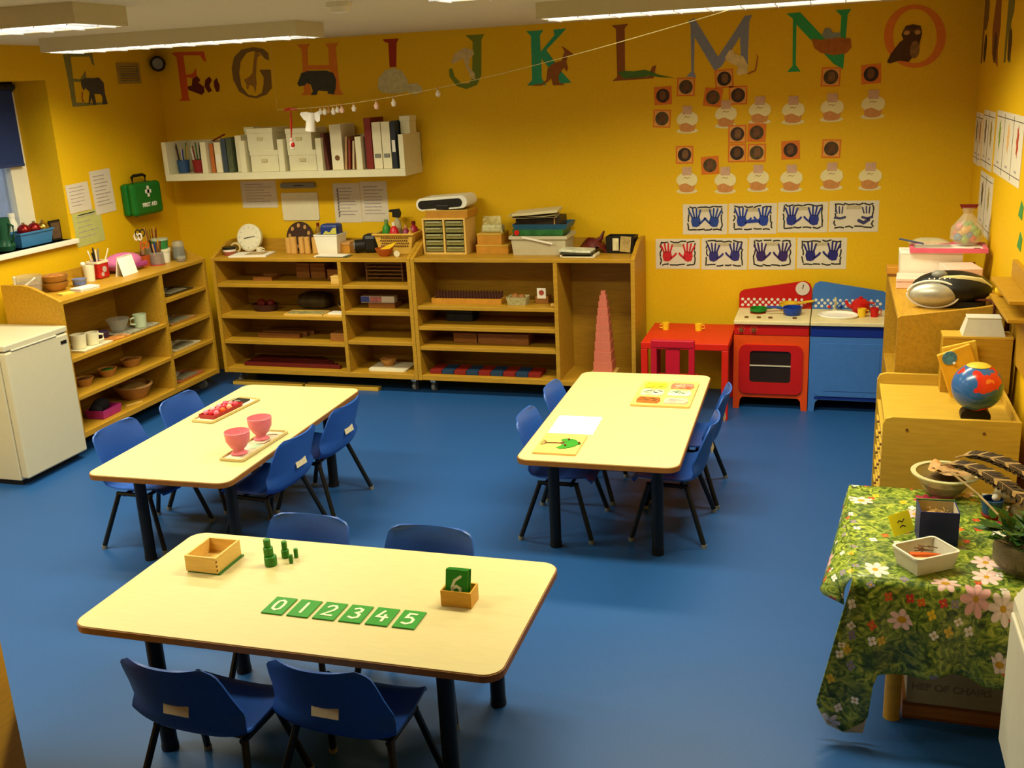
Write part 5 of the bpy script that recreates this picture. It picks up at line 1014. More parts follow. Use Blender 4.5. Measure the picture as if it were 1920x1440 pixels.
for i in range(3):
    solo('number_card', G().box(-.0365,.0365,-.052,.052,0,.004,.001).xf(Matrix.Translation((.002*i,-.0065+.0055*i,.0560-.0006*i)) @ Matrix.Rotation(math.radians(76),4,'X')), mat('card_green','#2a8a1e'), ('first','second','rear')[i]+' blank-backed green card behind the number 6 card in the box','number card',(3.692,-4.060,TT+.0055),0,'green cards behind the six')
wbx = thing('wooden_tray_box','open wooden box on a thin green lid at the back left of the front table','box',(2.762,-3.975,TT),0)
link('lid_below', G().box(-.058,.068,-.078,.076,0,.005), GREEND, wbx)
link('box', G().tray(-.062,.06,-.080,.072,.0055,.062,.007).mv(0,0,0), BOXWOOD, wbx)
link('finger_joint', G().box(.0585,.0605,-.0808,-.074,.012,.02).box(.0585,.0605,-.0808,-.074,.028,.036).box(.0585,.0605,-.0808,-.074,.044,.052), WOODDK, wbx)
def gcyl(label, x, y, z, r, h): solo('green_cylinder', G().lathe([(r-.002,0),(r,.002),(r,h-.002),(r-.002,h)],24).sm(), GREENC, label, 'cylinder', (x,y,z), 0, 'green cylinders')
GREENC = mat('cylinder_green','#2f7a18',.4,.06,60)
gcyl('widest green cylinder, lowest of the tall stack',2.963,-3.945,TT,.0215,.034); gcyl('middle green cylinder of the tall stack',2.957,-3.943,TT+.0342,.0165,.031); gcyl('narrow green cylinder on top of the tall stack',2.954,-3.941,TT+.0656,.012,.028)
gcyl('lower green cylinder of the two-high stack',2.984,-3.882+.0,TT,.0135,.030); gcyl('upper green cylinder of the two-high stack',2.983,-3.881,TT+.0302,.0098,.031)
gcyl('small thin green cylinder standing nearest the camera',3.026,-3.918,TT,.0072,.032); gcyl('small thin green cylinder standing behind the nearest one',3.022,-3.875,TT,.0075,.034)

# ------------------------------------------------------------------ left table
def flat_tray(label, x, y, w, l, rz, m):
    t = thing('rectangular_tray', label, 'tray', (x,y,TT), rz)
    link('base', G().prism(rrect(-w/2,w/2,-l/2,l/2,.012,4),0,.004), m, t); link('rim', G().ring(rrect(-w/2-.004,w/2+.004,-l/2-.004,l/2+.004,.014,4), rrect(-w/2+.004,w/2-.004,-l/2+.004,l/2-.004,.01,4), .002,.013,'xy'), mat('tray_rim','#cbb67c',.5,.05), t)
    return t
t1 = flat_tray('cream tray with a red egg tray and a black card on the left table',1.815,-2.385,.125,.40,-5,CREAM)
eg = thing('egg_tray','red tray of twelve pink and red balls on the left table','tray',(1.81,-2.425,TT+.0045),-5); link('tray', G().tray(-.045,.045,-.115,.115,0,.022,.004,.004), mat('egg_red','#a01a1e',.35), eg)
BC = ['#e87890','#d83040','#e06a80','#f0a0a8','#e0485a','#d85a20','#e88898','#c83048','#f09a7a','#e0506a','#e4808c','#d04058']
k = 0
for iy in range(4):
    for ix in range(3):
        solo('ball', G().ball(.0155,0,0,.0155,14).sm(), mat('ball_'+BC[k][1:],BC[k],.3,.04), '%s ball in row %s of the red tray, counted from the near end' % (('left','middle','right')[ix],('one','two','three','four')[iy]), 'ball', (1.81+(-.03+.03*ix)+(-.0785+.052*iy)*.087-.0, -2.425+(-.0785+.052*iy), TT+.0105), 0, 'balls in the red tray'); k += 1
kc = thing('black_card','black patterned card at the far end of the cream tray','card',(1.795,-2.255,TT+.0045),-5); link('card', G().box(-.045,.05,-.045,.05,0,.008,.002), BLACKP, kc); link('grey_label', G().box(-.015,.02,-.005,.01,.008,.0088), GREYM, kc)
t2 = flat_tray('patterned tray holding two pink bowls on the left table',2.257,-2.855,.115,.40,-1,mat('tray_print','#e8dcc0',.45,.5,28,col2='#b0a890'))
g = G(); g.stroke([(-.03,-.14),(-.01,-.11),(.02,-.12)],.008,.004,.0048).stroke([(.0,.02),(.03,.03),(.035,.07)],.008,.004,.0048).stroke([(-.03,.06),(-.01,.09)],.01,.004,.0048).stroke([(-.02,.15),(.02,.16)],.01,.004,.0048)
link('brown_pattern', g, mat('print_brown','#6a4a3a',.6,.3,60), t2); link('green_pattern', G().stroke([(.01,-.03),(.0,.01),(.025,.0)],.03,.004,.0046), mat('print_green','#a8c0a0',.6,.1,60), t2)
for x,y,lb in ((2.243,-2.965,'pink plastic footed bowl at the near end of the patterned tray'),(2.240,-2.765,'pink plastic footed bowl at the far end of the patterned tray')):
    t = thing('footed_bowl',lb,'bowl',(x,y,TT+.0055),0,'pink bowls'); k_ = 1.22
    link('foot', G().lathe([(r*k_,z*1.05) for r, z in ((.030,0),(.031,.004),(.019,.012),(.021,.022))],26).sm(), PINKT, t)
    link('bowl', G().lathe([(r*k_,z*1.05) for r, z in ((.021,.022),(.029,.03),(.044,.06),(.0475,.10),(.045,.101),(.041,.062),(.026,.034),(0,.028))],28).sm(), PINKT, t)
    link('contents', G().lathe([(r*k_,z*1.05) for r, z in ((.026,.036),(.040,.062),(.041,.070),(0,.070))],24).sm(), mat('bowl_pink_fill','#e88a98',.6,.2,40), t)

# ------------------------------------------------------------------ right table
tp = thing('tree_puzzle','wooden puzzle board with a green tree lying on the right table','puzzle',(3.646,-2.602,TT),1); TP = mat('puzzle_board','#e0b468',.5,.06,12,stretch=WOODSTR)
link('board', G().prism(rrect(-.097,.097,-.128,.125,.006,3),0,.008), TP, tp)
crown = [(-.005,-.06),(.012,-.072),(.035,-.066),(.055,-.052),(.072,-.032),(.08,-.012),(.092,-.004),(.092,.006),(.08,.012),(.068,.038),(.048,.055),(.024,.06),(.002,.054),(-.006,.038),(.008,.02),(.02,.004),(.008,-.012),(.012,-.03)]
link('tree_crown', G().prism(crown,.008,.011), mat('tree_green','#2f8a22',.5,.15,50), tp)
link('tree_trunk', G().stroke([(-.062,-.004),(-.03,0),(.03,.0)],.009,.008,.0105).stroke([(.0,0),(.02,.022)],.006,.008,.0112).stroke([(.0,0),(.022,-.02)],.006,.008,.0112), BROWN, tp)
rt = G()
for a,b in ((-.085,.03),(-.09,.01),(-.09,-.012),(-.082,-.03)): rt.stroke([(-.06,-.002),((-.06+a)/2,b*.7),(a,b)],.0035,.008,.0095)
link('tree_roots', rt, BROWN, tp)
for x,y in ((.03,.04),(.085,.002),(.03,-.035)): link('knob', G().ball(.005,x,y,.014,10), REDD, tp)
wp = thing('paper_sheet','bright white sheet with faint pencil marks on the right table','paper',(3.648,-2.322,TT),2); link('sheet', G().box(-.105,.105,-.128,.128,0,.0012), PAPERB, wp); g = G(); rr = random.Random(4)
for i in range(7): x, y = rr.uniform(-.08,.06), rr.uniform(-.06,.06); g.stroke([(x,y),(x+.012,y+.01),(x+.02,y-.004)],.0018,.0012,.0016)
link('pencil_marks', g, INK, wp)
pp_ = thing('picture_puzzle','wooden puzzle board with six coloured pictures on the right table','puzzle',(3.988,-1.783,TT),.5); link('board', G().prism(rrect(-.146,.146,-.215,.208,.012,4),0,.010), TP, pp_)
PC = [('#b06a2a','#8a4a1c'),('#9a8a80','#c9c0a8'),('#e8e2cc','#7a8a6a'),('#8a9a7a','#d8d4c4'),('#e4d040','#8a9a2a'),('#c8402a','#e89a7a')]
for i in range(6):
    cx, cy = (-.066,.07)[i%2], (-.135,-.005,.12)[i//2]
    a = link('picture_piece', G().prism([(cx-.055,cy-.045),(cx+.05,cy-.048),(cx+.06,cy-.01),(cx+.05,cy+.045),(cx-.05,cy+.05),(cx-.06,cy+.01)],.010,.0125), mat('piece%d'%i,PC[i][0],.5,.1,26,col2=PC[i][1]), pp_)
    g = G(); rr = random.Random(i)
    for k in range(4): x,y = cx+rr.uniform(-.035,.03), cy+rr.uniform(-.03,.03); g.stroke([(x,y),(x+.02,y+rr.uniform(-.015,.015))],.007,.0125,.0135)
    link('picture_detail', g, [BROWN,INK,INKD,GREEND,YEL,PINKP][i], a)

# ------------------------------------------------------------------ things on the tall right unit
pb = thing('pink_box','long pale pink box lying on the tall right unit','box',(5.215,-1.20,ZT),-4); link('body', G().box(-.125,.13,-.09,.07,0,.034,.003), PINKP, pb); link('lid', G().box(-.127,.132,-.092,.072,.034,.052,.003), PINKP, pb)
for z, dx, lb, a in ((0,0,'lower of two pale pink blocks stacked against the right wall',0),(.056,-.015,'upper of two pale pink blocks stacked against the right wall',9)):
    t = thing('pink_block',lb,'block',(5.405+dx,-1.24,ZT+z),a,'pale pink blocks'); link('body', G().box(-.085,.075,-.09,.10,0,.055,.004), PINKP, t); link('notch', G().box(-.03,-.01,-.094,-.088,.015,.04), mat('pink_dark','#b88a78',.6), t)
wbx = thing('storage_box','large white storage box on the tall right unit','box',(5.262,-1.03,ZT)); link('body', G().tray(-.15,.14,-.075,.09,0,.145,.005,.005), WHITE, wbx); link('lid', G().box(-.155,.145,-.08,.095,.145,.155,.003), WHITE, wbx)
pfb = thing('framed_whiteboard','small whiteboard with a pink frame lying on the white storage box','whiteboard',(5.34,-1.02,ZT+.157),-3); link('board', G().box(-.17,.17,-.10,.10,.004,.012), PAPERB, pfb); link('pink_frame', G().ring([(-.185,-.115),(.185,-.115),(.185,.115),(-.185,.115)],[(-.165,-.095),(.165,-.095),(.165,.095),(-.165,.095)],0,.022,'xy'), mat('frame_pink','#d8607a',.4), pfb); link('pen_clip', G().box(.12,.15,-.085,-.065,.012,.02), BLACKP, pfb)
tb_ = thing('toy_bag','clear bag of colourful toy pieces with a red top in the right back corner','bag',(5.43,-.99,ZT+.180)); rr = random.Random(8)
for i in range(22):
    a = rr.uniform(0,2*PI); q = rr.uniform(0,.058); h = rr.uniform(.02,.10); c = ['#c8402a','#6a9a3a','#3a6aa0','#d8a040','#c86a7a','#8aa84a'][i%6]
    link('toy_piece', G().ball(.022,q*math.cos(a),q*math.sin(a)*.8,h,10), mat('toy_'+c[1:],c,.4), tb_)
link('bag_film', G().lathe([(.05,.002),(.082,.03),(.078,.09),(.045,.13),(.022,.16),(.035,.19)],18,0,0,1,.8).sm(), mat('bag_film','#e0d8c0',.2,.05,20,alpha=.3), tb_)
link('red_closure', G().prism([(-.035,.185),(.035,.185),(.045,.205),(-.045,.205)],-.012,.012,'xz'), REDD, tb_)
cw = thing('clear_wallet','clear wallet with a pen lying on the pink framed whiteboard','wallet',(5.25,-1.0,ZT+.180)); link('film', G().grid(lambda u,v:(-.10+.2*u,-.05+.11*v,.01+.03*math.sin(PI*u)*math.sin(PI*v)+.004*math.sin(9*u)),10,8).sm(), mat('film_dull','#b9b08a',.25,.1,20,alpha=.75), cw); link('pen', G().tube([(-.15,-.03,.035),(-.03,-.055,.012)],.005), mat('pen_blue','#3a4460',.4), cw)
otr = thing('orange_tray','small orange and dark wooden tray at the far end of the tall right unit','tray',(5.118,-.905,ZT)); link('tray', G().box(-.065,.06,-.05,.05,.012,.05,.003), ORANGEW, otr); link('dark_base', G().box(-.06,.065,-.052,.05,0,.012), WOODDK, otr); link('blue_wrap', G().box(.03,.062,-.056,-.05,.01,.06,.002), mat('wrap_blue','#7a96a8',.3), otr)
cd = thing('portable_stereo','black and silver portable stereo with a cream handle on the tall right unit','stereo',(5.285,-1.66,ZT),-8)
def so(sx,sy,sz,cx,cy,cz): return G().ball(1,0,0,0,26,rings=16).xf(Matrix.Translation((cx,cy,cz)) @ Matrix.Diagonal((sx,sy,sz,1))).sm()
link('body', so(.175,.125,.078,.02,.02,.080), BLACKP, cd); link('base', G().prism(rrect(-.12,.17,-.07,.12,.04,4),0,.03), BLACKP, cd)
link('speaker_grille', so(.105,.05,.055,-.055,-.080,.064), mat('stereo_silver','#b9b6aa',.35,.05,60,metal=.5), cd)
link('silver_rim', G().tube([(-.055+.112*math.cos(a*PI/16),-.088+.0,.066+.062*math.sin(a*PI/16)) for a in range(33)],.005), PAPER, cd)
link('handle', G().tube([(-.03,-.05,.135),(.06,-.05,.138),(.14,-.03,.125),(.185,.0,.09)],[.010,.014,.014,.01]).sm(), mat('handle_cream','#d8ca90',.4), cd)
g = G()
for i in range(5): g.ball(.006,-.075+.022*i,-.062,.135-.001*abs(i-2),8)
link('button', G().ball(.006,-.075,-.062,.130,8), CHROME, cd)
for i in range(1,5): link('button', G().ball(.006,-.075+.022*i,-.062,.132,8), CHROME, cd)
link('control_dome', so(.035,.03,.02,-.035,-.03,.148), GREYM, cd)
solo('power_cable', G().tube([(5.40,-1.72,.99),(5.44,-1.86,1.02),(5.45,-1.925,1.024),(5.452,-1.948,1.018),(5.452,-1.951,.8),(5.455,-1.95,.70)],.005), mat('cable_red','#4a1a10',.5), 'dark power cable hanging down the end panel of the tall right unit', 'cable')

# ------------------------------------------------------------------ cloth covered nature table
EX0, EX1, EY0, EY1, EZ = 4.862, 5.50, -3.72, -2.95, .53
nt_t = thing('nature_table','low table with round wooden legs under the flowered cloth','table',(0,0,0)); link('tabletop', G().box(EX0+.01,EX1,EY0+.01,EY1-.01,EZ-.03,EZ-.004), WOOD, nt_t)
for x in (EX0+.145,EX1-.06):
    for y in (EY0+.085,EY1-.08): link('leg', G().cyl(.026,0,EZ-.03,16,x,y).sm(), WOOD, nt_t)
fm = bpy.data.materials.new('flowered_oilcloth'); fm.use_nodes = True; nt = fm.node_tree; N = nt.nodes; Lk = nt.links; b = N['Principled BSDF']; b.inputs['Roughness'].default_value = .33; b.inputs['Specular IOR Level'].default_value = .5
def nd(ty, **kw):
    n = N.new(ty)
    for k_, v_ in kw.items(): setattr(n, k_, v_)
    return n
def mth(op, a, bb=None, c=None):
    n = nd('ShaderNodeMath', operation=op)
    for i, v_ in enumerate((a, bb, c)):
        if v_ is None: continue
        if isinstance(v_, (int, float)): n.inputs[i].default_value = v_
        else: Lk.new(v_, n.inputs[i])
    return n.outputs[0]
def mix(f, a, bb):
    n = nd('ShaderNodeMix', data_type='RGBA'); ins = [i for i in n.inputs if i.type == 'RGBA']; 
    Lk.new(f, n.inputs[0]) if not isinstance(f, float) else None
    for i, v_ in zip(ins, (a, bb)):
        if isinstance(v_, tuple): i.default_value = v_
        else: Lk.new(v_, i)
    return [o for o in n.outputs if o.type == 'RGBA'][0]
uv = nd('ShaderNodeUVMap', uv_map='flat').outputs[0]
n1 = nd('ShaderNodeTexNoise'); n1.inputs['Scale'].default_value = 26; n1.inputs['Detail'].default_value = 6; n1.inputs['Distortion'].default_value = 2.2; Lk.new(uv, n1.inputs['Vector'])
rp = nd('ShaderNodeValToRGB'); Lk.new(n1.outputs[0], rp.inputs[0]); el = rp.color_ramp.elements
el[0].position = .30; el[0].color = lin('#2c3a10'); el[1].position = .72; el[1].color = lin('#c4c84a')
for p_, c_ in ((.42,'#4c661e'),(.52,'#7d9230'),(.60,'#a0ac40')): e = el.new(p_); e.color = lin(c_)
col = rp.outputs[0]
n2 = nd('ShaderNodeTexNoise'); n2.inputs['Scale'].default_value = 7; Lk.new(uv, n2.inputs['Vector'])
rp2 = nd('ShaderNodeValToRGB'); Lk.new(n2.outputs[0], rp2.inputs[0]); rp2.color_ramp.elements[0].position = .52; rp2.color_ramp.elements[1].position = .62
col = mix(mth('MULTIPLY', rp2.outputs[0], .45), col, lin('#2f4a3a'))
def flowers(col, scale, R, npet, off, colors, keep):
    mp = nd('ShaderNodeMapping'); mp.inputs['Location'].default_value = (off, off*.7, 0); Lk.new(uv, mp.inputs[0])
    # a little wobble of the petals
    vo = nd('ShaderNodeTexVoronoi', voronoi_dimensions='2D'); vo.inputs['Scale'].default_value = scale; vo.inputs['Randomness'].default_value = .85; Lk.new(mp.outputs[0], vo.inputs['Vector'])
    sb = nd('ShaderNodeVectorMath', operation='SUBTRACT'); Lk.new(mp.outputs[0], sb.inputs[0]); Lk.new(vo.outputs['Position'], sb.inputs[1])
    sx = nd('ShaderNodeSeparateXYZ'); Lk.new(sb.outputs[0], sx.inputs[0])
    sc_ = nd('ShaderNodeSeparateColor'); Lk.new(vo.outputs['Color'], sc_.inputs[0])
    rx = mth('MULTIPLY', sx.outputs[0], mth('ADD', .75, mth('MULTIPLY', sc_.outputs[1], .7)))
    r = mth('SQRT', mth('ADD', mth('MULTIPLY', rx, rx), mth('MULTIPLY', sx.outputs[1], sx.outputs[1])))
    an = mth('ARCTAN2', sx.outputs[1], rx)
    pet = mth('ABSOLUTE', mth('COSINE', mth('ADD', mth('MULTIPLY', an, npet/2), mth('MULTIPLY', sc_.outputs[2], 6.0))))
    rad = mth('MULTIPLY', mth('ADD', .55, mth('MULTIPLY', pet, .45)), mth('MULTIPLY', R, mth('ADD', .6, mth('MULTIPLY', sc_.outputs[1], .6))))
    on = mth('MULTIPLY', mth('LESS_THAN', r, rad), mth('LESS_THAN', sc_.outputs[2], keep))
    cr_ = nd('ShaderNodeValToRGB'); cr_.color_ramp.interpolation = 'CONSTANT'; Lk.new(sc_.outputs[0], cr_.inputs[0])
    e2 = cr_.color_ramp.elements
    for i, c_ in enumerate(colors):
        e = e2[0] if i == 0 else (e2[1] if i == 1 else e2.new(i/len(colors))); e.position = i/len(colors); e.color = lin(c_)
    # radial veins make the petals read
    vein = mth('MULTIPLY', mth('ADD', .8, mth('MULTIPLY', pet, .3)), 1.0)
    pc = nd('ShaderNodeVectorMath', operation='SCALE'); Lk.new(cr_.outputs[0], pc.inputs[0]); Lk.new(vein, pc.inputs['Scale'])
    col = mix(on, col, pc.outputs[0])
    cen = mth('MULTIPLY', mth('LESS_THAN', r, mth('MULTIPLY', R, .2)), mth('LESS_THAN', sc_.outputs[2], keep))
    return mix(cen, col, lin('#c9981a'))
col = flowers(col, 21, .017, 4, 3.1, ['#d9b52a','#e8e0d8','#8a8496','#d6602a','#f0e6dc','#c83a30'], .26)
col = flowers(col, 8.2, .054, 7, 1.3, ['#e9d3cc','#d8607a','#e8b0b0','#f0ece4','#a8284a','#efc9c4'], .36)
Lk.new(col, b.inputs['Base Color'])
def cloth():
    """top sheet, then two hanging panels; uv carries the flat cloth coordinates in metres"""
    vs, uvs, fs = [], [], []
    def sheet(fn, nu, nv):
        o = len(vs)
        for j in range(nv+1):
            for i in range(nu+1): p, q = fn(i/nu, j/nv); vs.append(p); uvs.append(q)
        for j in range(nv):
            for i in range(nu): fs.append((o+j*(nu+1)+i, o+j*(nu+1)+i+1, o+(j+1)*(nu+1)+i+1, o+(j+1)*(nu+1)+i))
    X = EX1+.03
    sheet(lambda u,v: ((EX0+(X-EX0)*u, EY0+(EY1-EY0)*v, EZ+.001*math.sin(9*u)*math.sin(7*v)), (EX0+(X-EX0)*u, EY0+(EY1-EY0)*v)), 16, 18)
    def lerp(P, s):
        for k in range(len(P)-1):
            if s <= P[k+1][0]+1e-9: break
        t_ = (s-P[k][0])/(P[k+1][0]-P[k][0]); return [P[k][i]*(1-t_)+P[k+1][i]*t_ for i in range(1,4)]
    hemL = [(0,4.858,EY1,.40),(.13,4.843,-3.06,.452),(.45,4.812,-3.30,.458),(.74,4.789,-3.50,.452),(.92,4.766,-3.655,.434),(1,4.842,EY0-.004,.436)]
    def fl(u, v):
        h = lerp(hemL, u); y = EY1+(EY0-EY1)*u; t0 = (EX0,y,EZ); s = v; bul = math.sin(PI*v)*.010
        p = [t0[i]*(1-s)+h[i]*s for i in range(3)]; p[0] -= bul; p[2] += bul*.8
        return tuple(p), (EX0-.16*v, y)
    sheet(fl, 30, 8)
    # near panel: hem with the sagging left corner
    hemN = [(0,4.842,EY0-.004,.436),(.10,4.815,-3.765,.335),(.22,4.770,-3.775,.128),(.28,4.80,-3.79,.075),(.335,4.856,-3.785,.03),(.40,4.925,-3.77,.092),(.43,4.936,-3.755,.205),(.46,4.948,-3.752,.238),(.52,5.02,-3.748,.236),(.60,5.09,-3.755,.246),(.68,5.16,-3.75,.268),(.78,5.25,-3.752,.236),(.88,5.36,-3.75,.25),(1,X,-3.75,.25)]
    topN = [(0,EX0,EY0,EZ),(.30,EX0+.005,EY0,EZ),(.46,EX0+.08,EY0,EZ),(1,X,EY0,EZ)]
    def fn_(u, v):
        h = lerp(hemN, u); t0 = lerp(topN, u); s = v
        p = [t0[i]*(1-s)+h[i]*s for i in range(3)]
        p[1] -= .026*math.sin(min(1,v*1.6)*PI/2) + .014*math.sin(u*31+1.2)*v*(1 if u > .3 else .35)
        d = math.dist(t0, h)
        return tuple(p), (t0[0]*(1-s)+h[0]*s, EY0-d*v)
    sheet(fn_, 72, 14)
    # folded-back corner lining is part of the same cloth
    g = G(); g.v = vs; g.f = fs; g.uv = uvs
    return g.sm()
ct_ = link('tablecloth', cloth(), fm); tag(ct_, 'shiny green tablecloth printed with pink, white and yellow flowers', 'tablecloth')
sm_ = ct_.modifiers.new('thickness','SOLIDIFY'); sm_.thickness = .0016; sm_.offset = -1
lin_ = link('folded_corner', G().add([(4.770,-3.777,.130),(4.80,-3.797,.078),(4.856,-3.797,.028),(4.862,-3.80,.045),(4.925,-3.787,.095),(4.915,-3.79,.03),(4.805,-3.79,.045),(4.776,-3.782,.095)],[(0,7,1),(1,7,6),(1,6,2),(2,3,5),(3,4,5)]), mat('cloth_backing','#b8ac90',.6,.05,30), ct_)
lb = thing('cardboard_box','grey-brown cardboard box with faint print under the flowered table','box',(5.255,-3.44,.065)); CB = mat('cardboard_grey','#8f8262',.8,.08,30)
link('carton', G().box(-.205,.145,-.20,.2,0,.17,.003), CB, lb); link('flap', G().box(-.205,.145,-.2,.2,.17,.175), CB, lb)
text('printed_words','HEP OF CHAIRS',.034,mat('faint_print','#6e634a',.8,.2,60),lb,Matrix.Translation((-.075,-.2005,.062)) @ FACE_MY,.0004,.0006)
lb2 = thing('wooden_crate','dark wooden crate under the cardboard box beneath the flowered table','crate',(5.25,-3.44,0)); link('body', G().tray(-.21,.15,-.19,.2,0,.064,.01), WOODDK, lb2); link('slat', G().box(-.21,.15,-.195,-.19,.012,.05), MW_, lb2)

# ------------------------------------------------------------------ things on the nature table
E0 = EZ+.0015
gb = thing('clear_bowl','wide clear plastic bowl of bark and leaves at the back of the nature table','bowl',(5.19,-2.965,E0)); CB_ = mat('bowl_clear','#d8d4b4',.15,.03,40,alpha=.13)
link('bowl', G().lathe([(.06,0),(.078,.012),(.105,.075),(.102,.075),(.074,.014),(0,.006)],28).sm(), CB_, gb); link('rim', G().lathe([(.101,.072),(.118,.074),(.119,.079),(.101,.079)],32,ring=True).sm(), mat('rim_pale','#c9c596',.25,.04,30,alpha=.85), gb)
link('soil', G().lathe([(.058,.007),(.082,.04),(.06,.055),(0,.062)],22).sm(), mat('leaf_litter','#5a4420',.9,.5,60,bump=.8), gb)
rr = random.Random(11)
for i in range(4):
    a = i*1.5; bk_ = G().grid(lambda u,v:((-.055+.11*u),(-.03+.06*v)*(1-.5*abs(2*u-1)),.006*math.sin(6*u+i)+.01*math.sin(PI*v)),8,4).rot('Z',40*i+10).mv(.03*math.cos(a),.03*math.sin(a),.078+.006*i).sm()
    link('bark_piece', bk_, [mat('bark_pale','#b08a5a',.8,.2,30),BROWN,TAN,mat('bark_pale','#b08a5a')][i], gb)
def feather(label, P0, P1, P2, wd, col, col2):
    t = thing('feather', label, 'feather', P0, 0, 'feathers on the nature table'); A, B_, D_ = Vector(P0)-Vector(P0), Vector(P1)-Vector(P0), Vector(P2)-Vector(P0)
    bez = lambda s: A*(1-s)**2 + B_*2*s*(1-s) + D_*s*s
    link('shaft', G().tube([bez(k/12) for k in range(13)],[.004-.0025*k/12 for k in range(13)],6), mat('shaft_tan','#9a7a4a',.5), t)
    g1, g2 = G(), G(); n = 64
    for k in range(n):
        s = .12+.86*k/n; p = bez(s); d = (bez(min(1,s+.02))-bez(s-.02)).normalized(); sd = d.cross(Vector((0,0,1))).normalized(); w_ = wd*(math.sin(PI*min(1,s*.9+.08))**.6)*(1+.12*(k%2))
        for sgn in (-1,1):
            q = p+sd*sgn*w_+d*w_*.9+Vector((0,0,.006-.006*(k%3))); up = Vector((0,0,.0014)); e = d*.0098
            (g1 if k%4 else g2).add([p-e+up,p+e+up,q+e*.8,q-e*.4,p-e-up,p+e-up,q+e*.8-up,q-e*.4-up],[(0,1,2,3),(7,6,5,4),(0,3,7,4),(1,5,6,2),(3,2,6,7),(0,4,5,1)])
    link('vane', g1, mat('feather_dark','#33240f',.7,.4,60), t); link('bars', g2, mat('feather_pale','#94794a',.7,.2,60), t)
feather('dark barred feather arching from the clear bowl to the right table edge',(5.165,-3.02,E0+.125),(5.29,-3.02,E0+.165),(5.46,-3.33,E0+.075),.038,0,0)
feather('second dark barred feather lying behind the first one',(5.22,-2.965,E0+.135),(5.33,-2.95,E0+.185),(5.50,-3.20,E0+.12),.034,0,0)
solo('twig', G().tube([(5.20,-3.05,E0+.11),(5.28,-3.16,E0+.075),(5.40,-3.40,E0+.012)],.0042), mat('twig_tan','#9a8050',.6,.2,30), 'long pale twig leaning from the clear bowl across the table', 'twig')
bp_ = thing('painted_pot','small blue pot painted with green leaves on the nature table','pot',(5.325,-3.16,E0)); link('pot', G().lathe([(.028,0),(.036,.055),(.038,.065),(.032,.065),(.026,.01),(0,.008)],18).sm(), mat('pot_paint','#1d4a7a',.35,.1,30), bp_)
link('green_leaves', G().disc(.016,0,.03,-.0385,-.032,12,'xz',.022), mat('paint_leaf','#4a8a3a',.5), bp_); link('red_base', G().lathe([(.03,0),(.034,.012)],18,0,0), mat('paint_red','#9a2a1a',.5), bp_); link('shell', G().ball(.014,.01,0,.07,12), PAPER, bp_)
for i,(x,y,r,lb) in enumerate(((5.425,-3.16,.045,'large pale stone at the right end of the nature table'),(5.40,-3.02,.05,'rough pale shell behind the large stone'))):
    solo('stone', G().ball(r,0,0,r*.6,14,1.1,.8,.6).sm(), mat('stone_pale','#a39676',.8,.2,30,bump=.4), lb, 'stone', (x,y,E0))
bb_ = thing('open_box','open navy cardboard box of straw on the nature table','box',(5.128,-3.385,E0),3)
link('box', G().tray(-.060,.060,-.052,.055,0,.115,.003), mat('box_navy','#15206a',.4,.08,30), bb_)
link('lining', G().box(-.0565,.0565,.051,.0515,.02,.113).box(-.0568,-.0563,-.048,.051,.02,.113).box(.0563,.0568,-.048,.051,.02,.113), mat('lining_pale','#cbbfa0',.7), bb_)
link('green_edge', G().box(-.060,.060,.052,.056,.115,.118), mat('edge_green','#4f8a3a',.5), bb_)
rr = random.Random(6); g = G().ball(.05,0,0,.045,14,1,.9,.5)
for i in range(60): a = rr.uniform(0,2*PI); q = rr.uniform(0,.035); p = Vector((q*math.cos(a),q*math.sin(a),.055+rr.uniform(0,.02))); d = Vector((rr.uniform(-1,1),rr.uniform(-1,1),rr.uniform(-.2,.5)))*.018; g.tube([p-d*.6,p+d*.6],.0012,4)
ob_ = link('straw', g.mv(0,0,.026), STRAW, bb_)
yn = thing('yellow_card','bright yellow card with pencil writing leaning on the navy box','card',(5.035,-3.375,E0),0); YM = mat('card_yellow','#fff21e',.6,.03,20)
q = lambda g: g.rot('X',-26).rot('Z',46).mv(.0,0,.002)
link('card', q(G().box(-.052,.045,-.001,.001,.004,.075)), YM, yn); link('writing', q(G().stroke([(-.02,.045),(-.01,.05),(0,.043),(.012,.05)],.003,-.0016,-.001,'xz').stroke([(-.015,.028),(-.002,.032),(.01,.026)],.003,-.0016,-.001,'xz')), INKD, yn)
pt = thing('plastic_tub','small frosted plastic tub holding a carrot and sticks on the nature table','tub',(5.078,-3.600,E0),35); link('tub', G().tray(-.066,.066,-.048,.048,0,.062,.0025,.012), FROST, pt)
link('rim', G().ring(rrect(-.082,.082,-.064,.064,.016,4),rrect(-.075,.075,-.057,.057,.013,4),.058,.063,'xy'), FROST, pt)
link('carrot', G().tube([(-.05,.01,.018),(-.01,-.01,.02),(.045,-.02,.016)],[.014,.012,.004]).mv(0,0,.022).sm(), mat('carrot','#d8601a',.5), pt); link('onion_slice', G().disc(.02,-.03,-.02,.032,.042,14,'xy'), mat('slice_pale','#d8c890',.5), pt)
g = G(); rr = random.Random(9)
for i in range(12): p = Vector((rr.uniform(-.02,.04),rr.uniform(-.005,.03),.026+rr.uniform(0,.012))); d = Vector((rr.uniform(-1,1),rr.uniform(-1,1),.1))*.018; g.tube([p-d,p+d],.0018,5)
link('sticks', g.mv(0,0,.024), BROWN, pt)
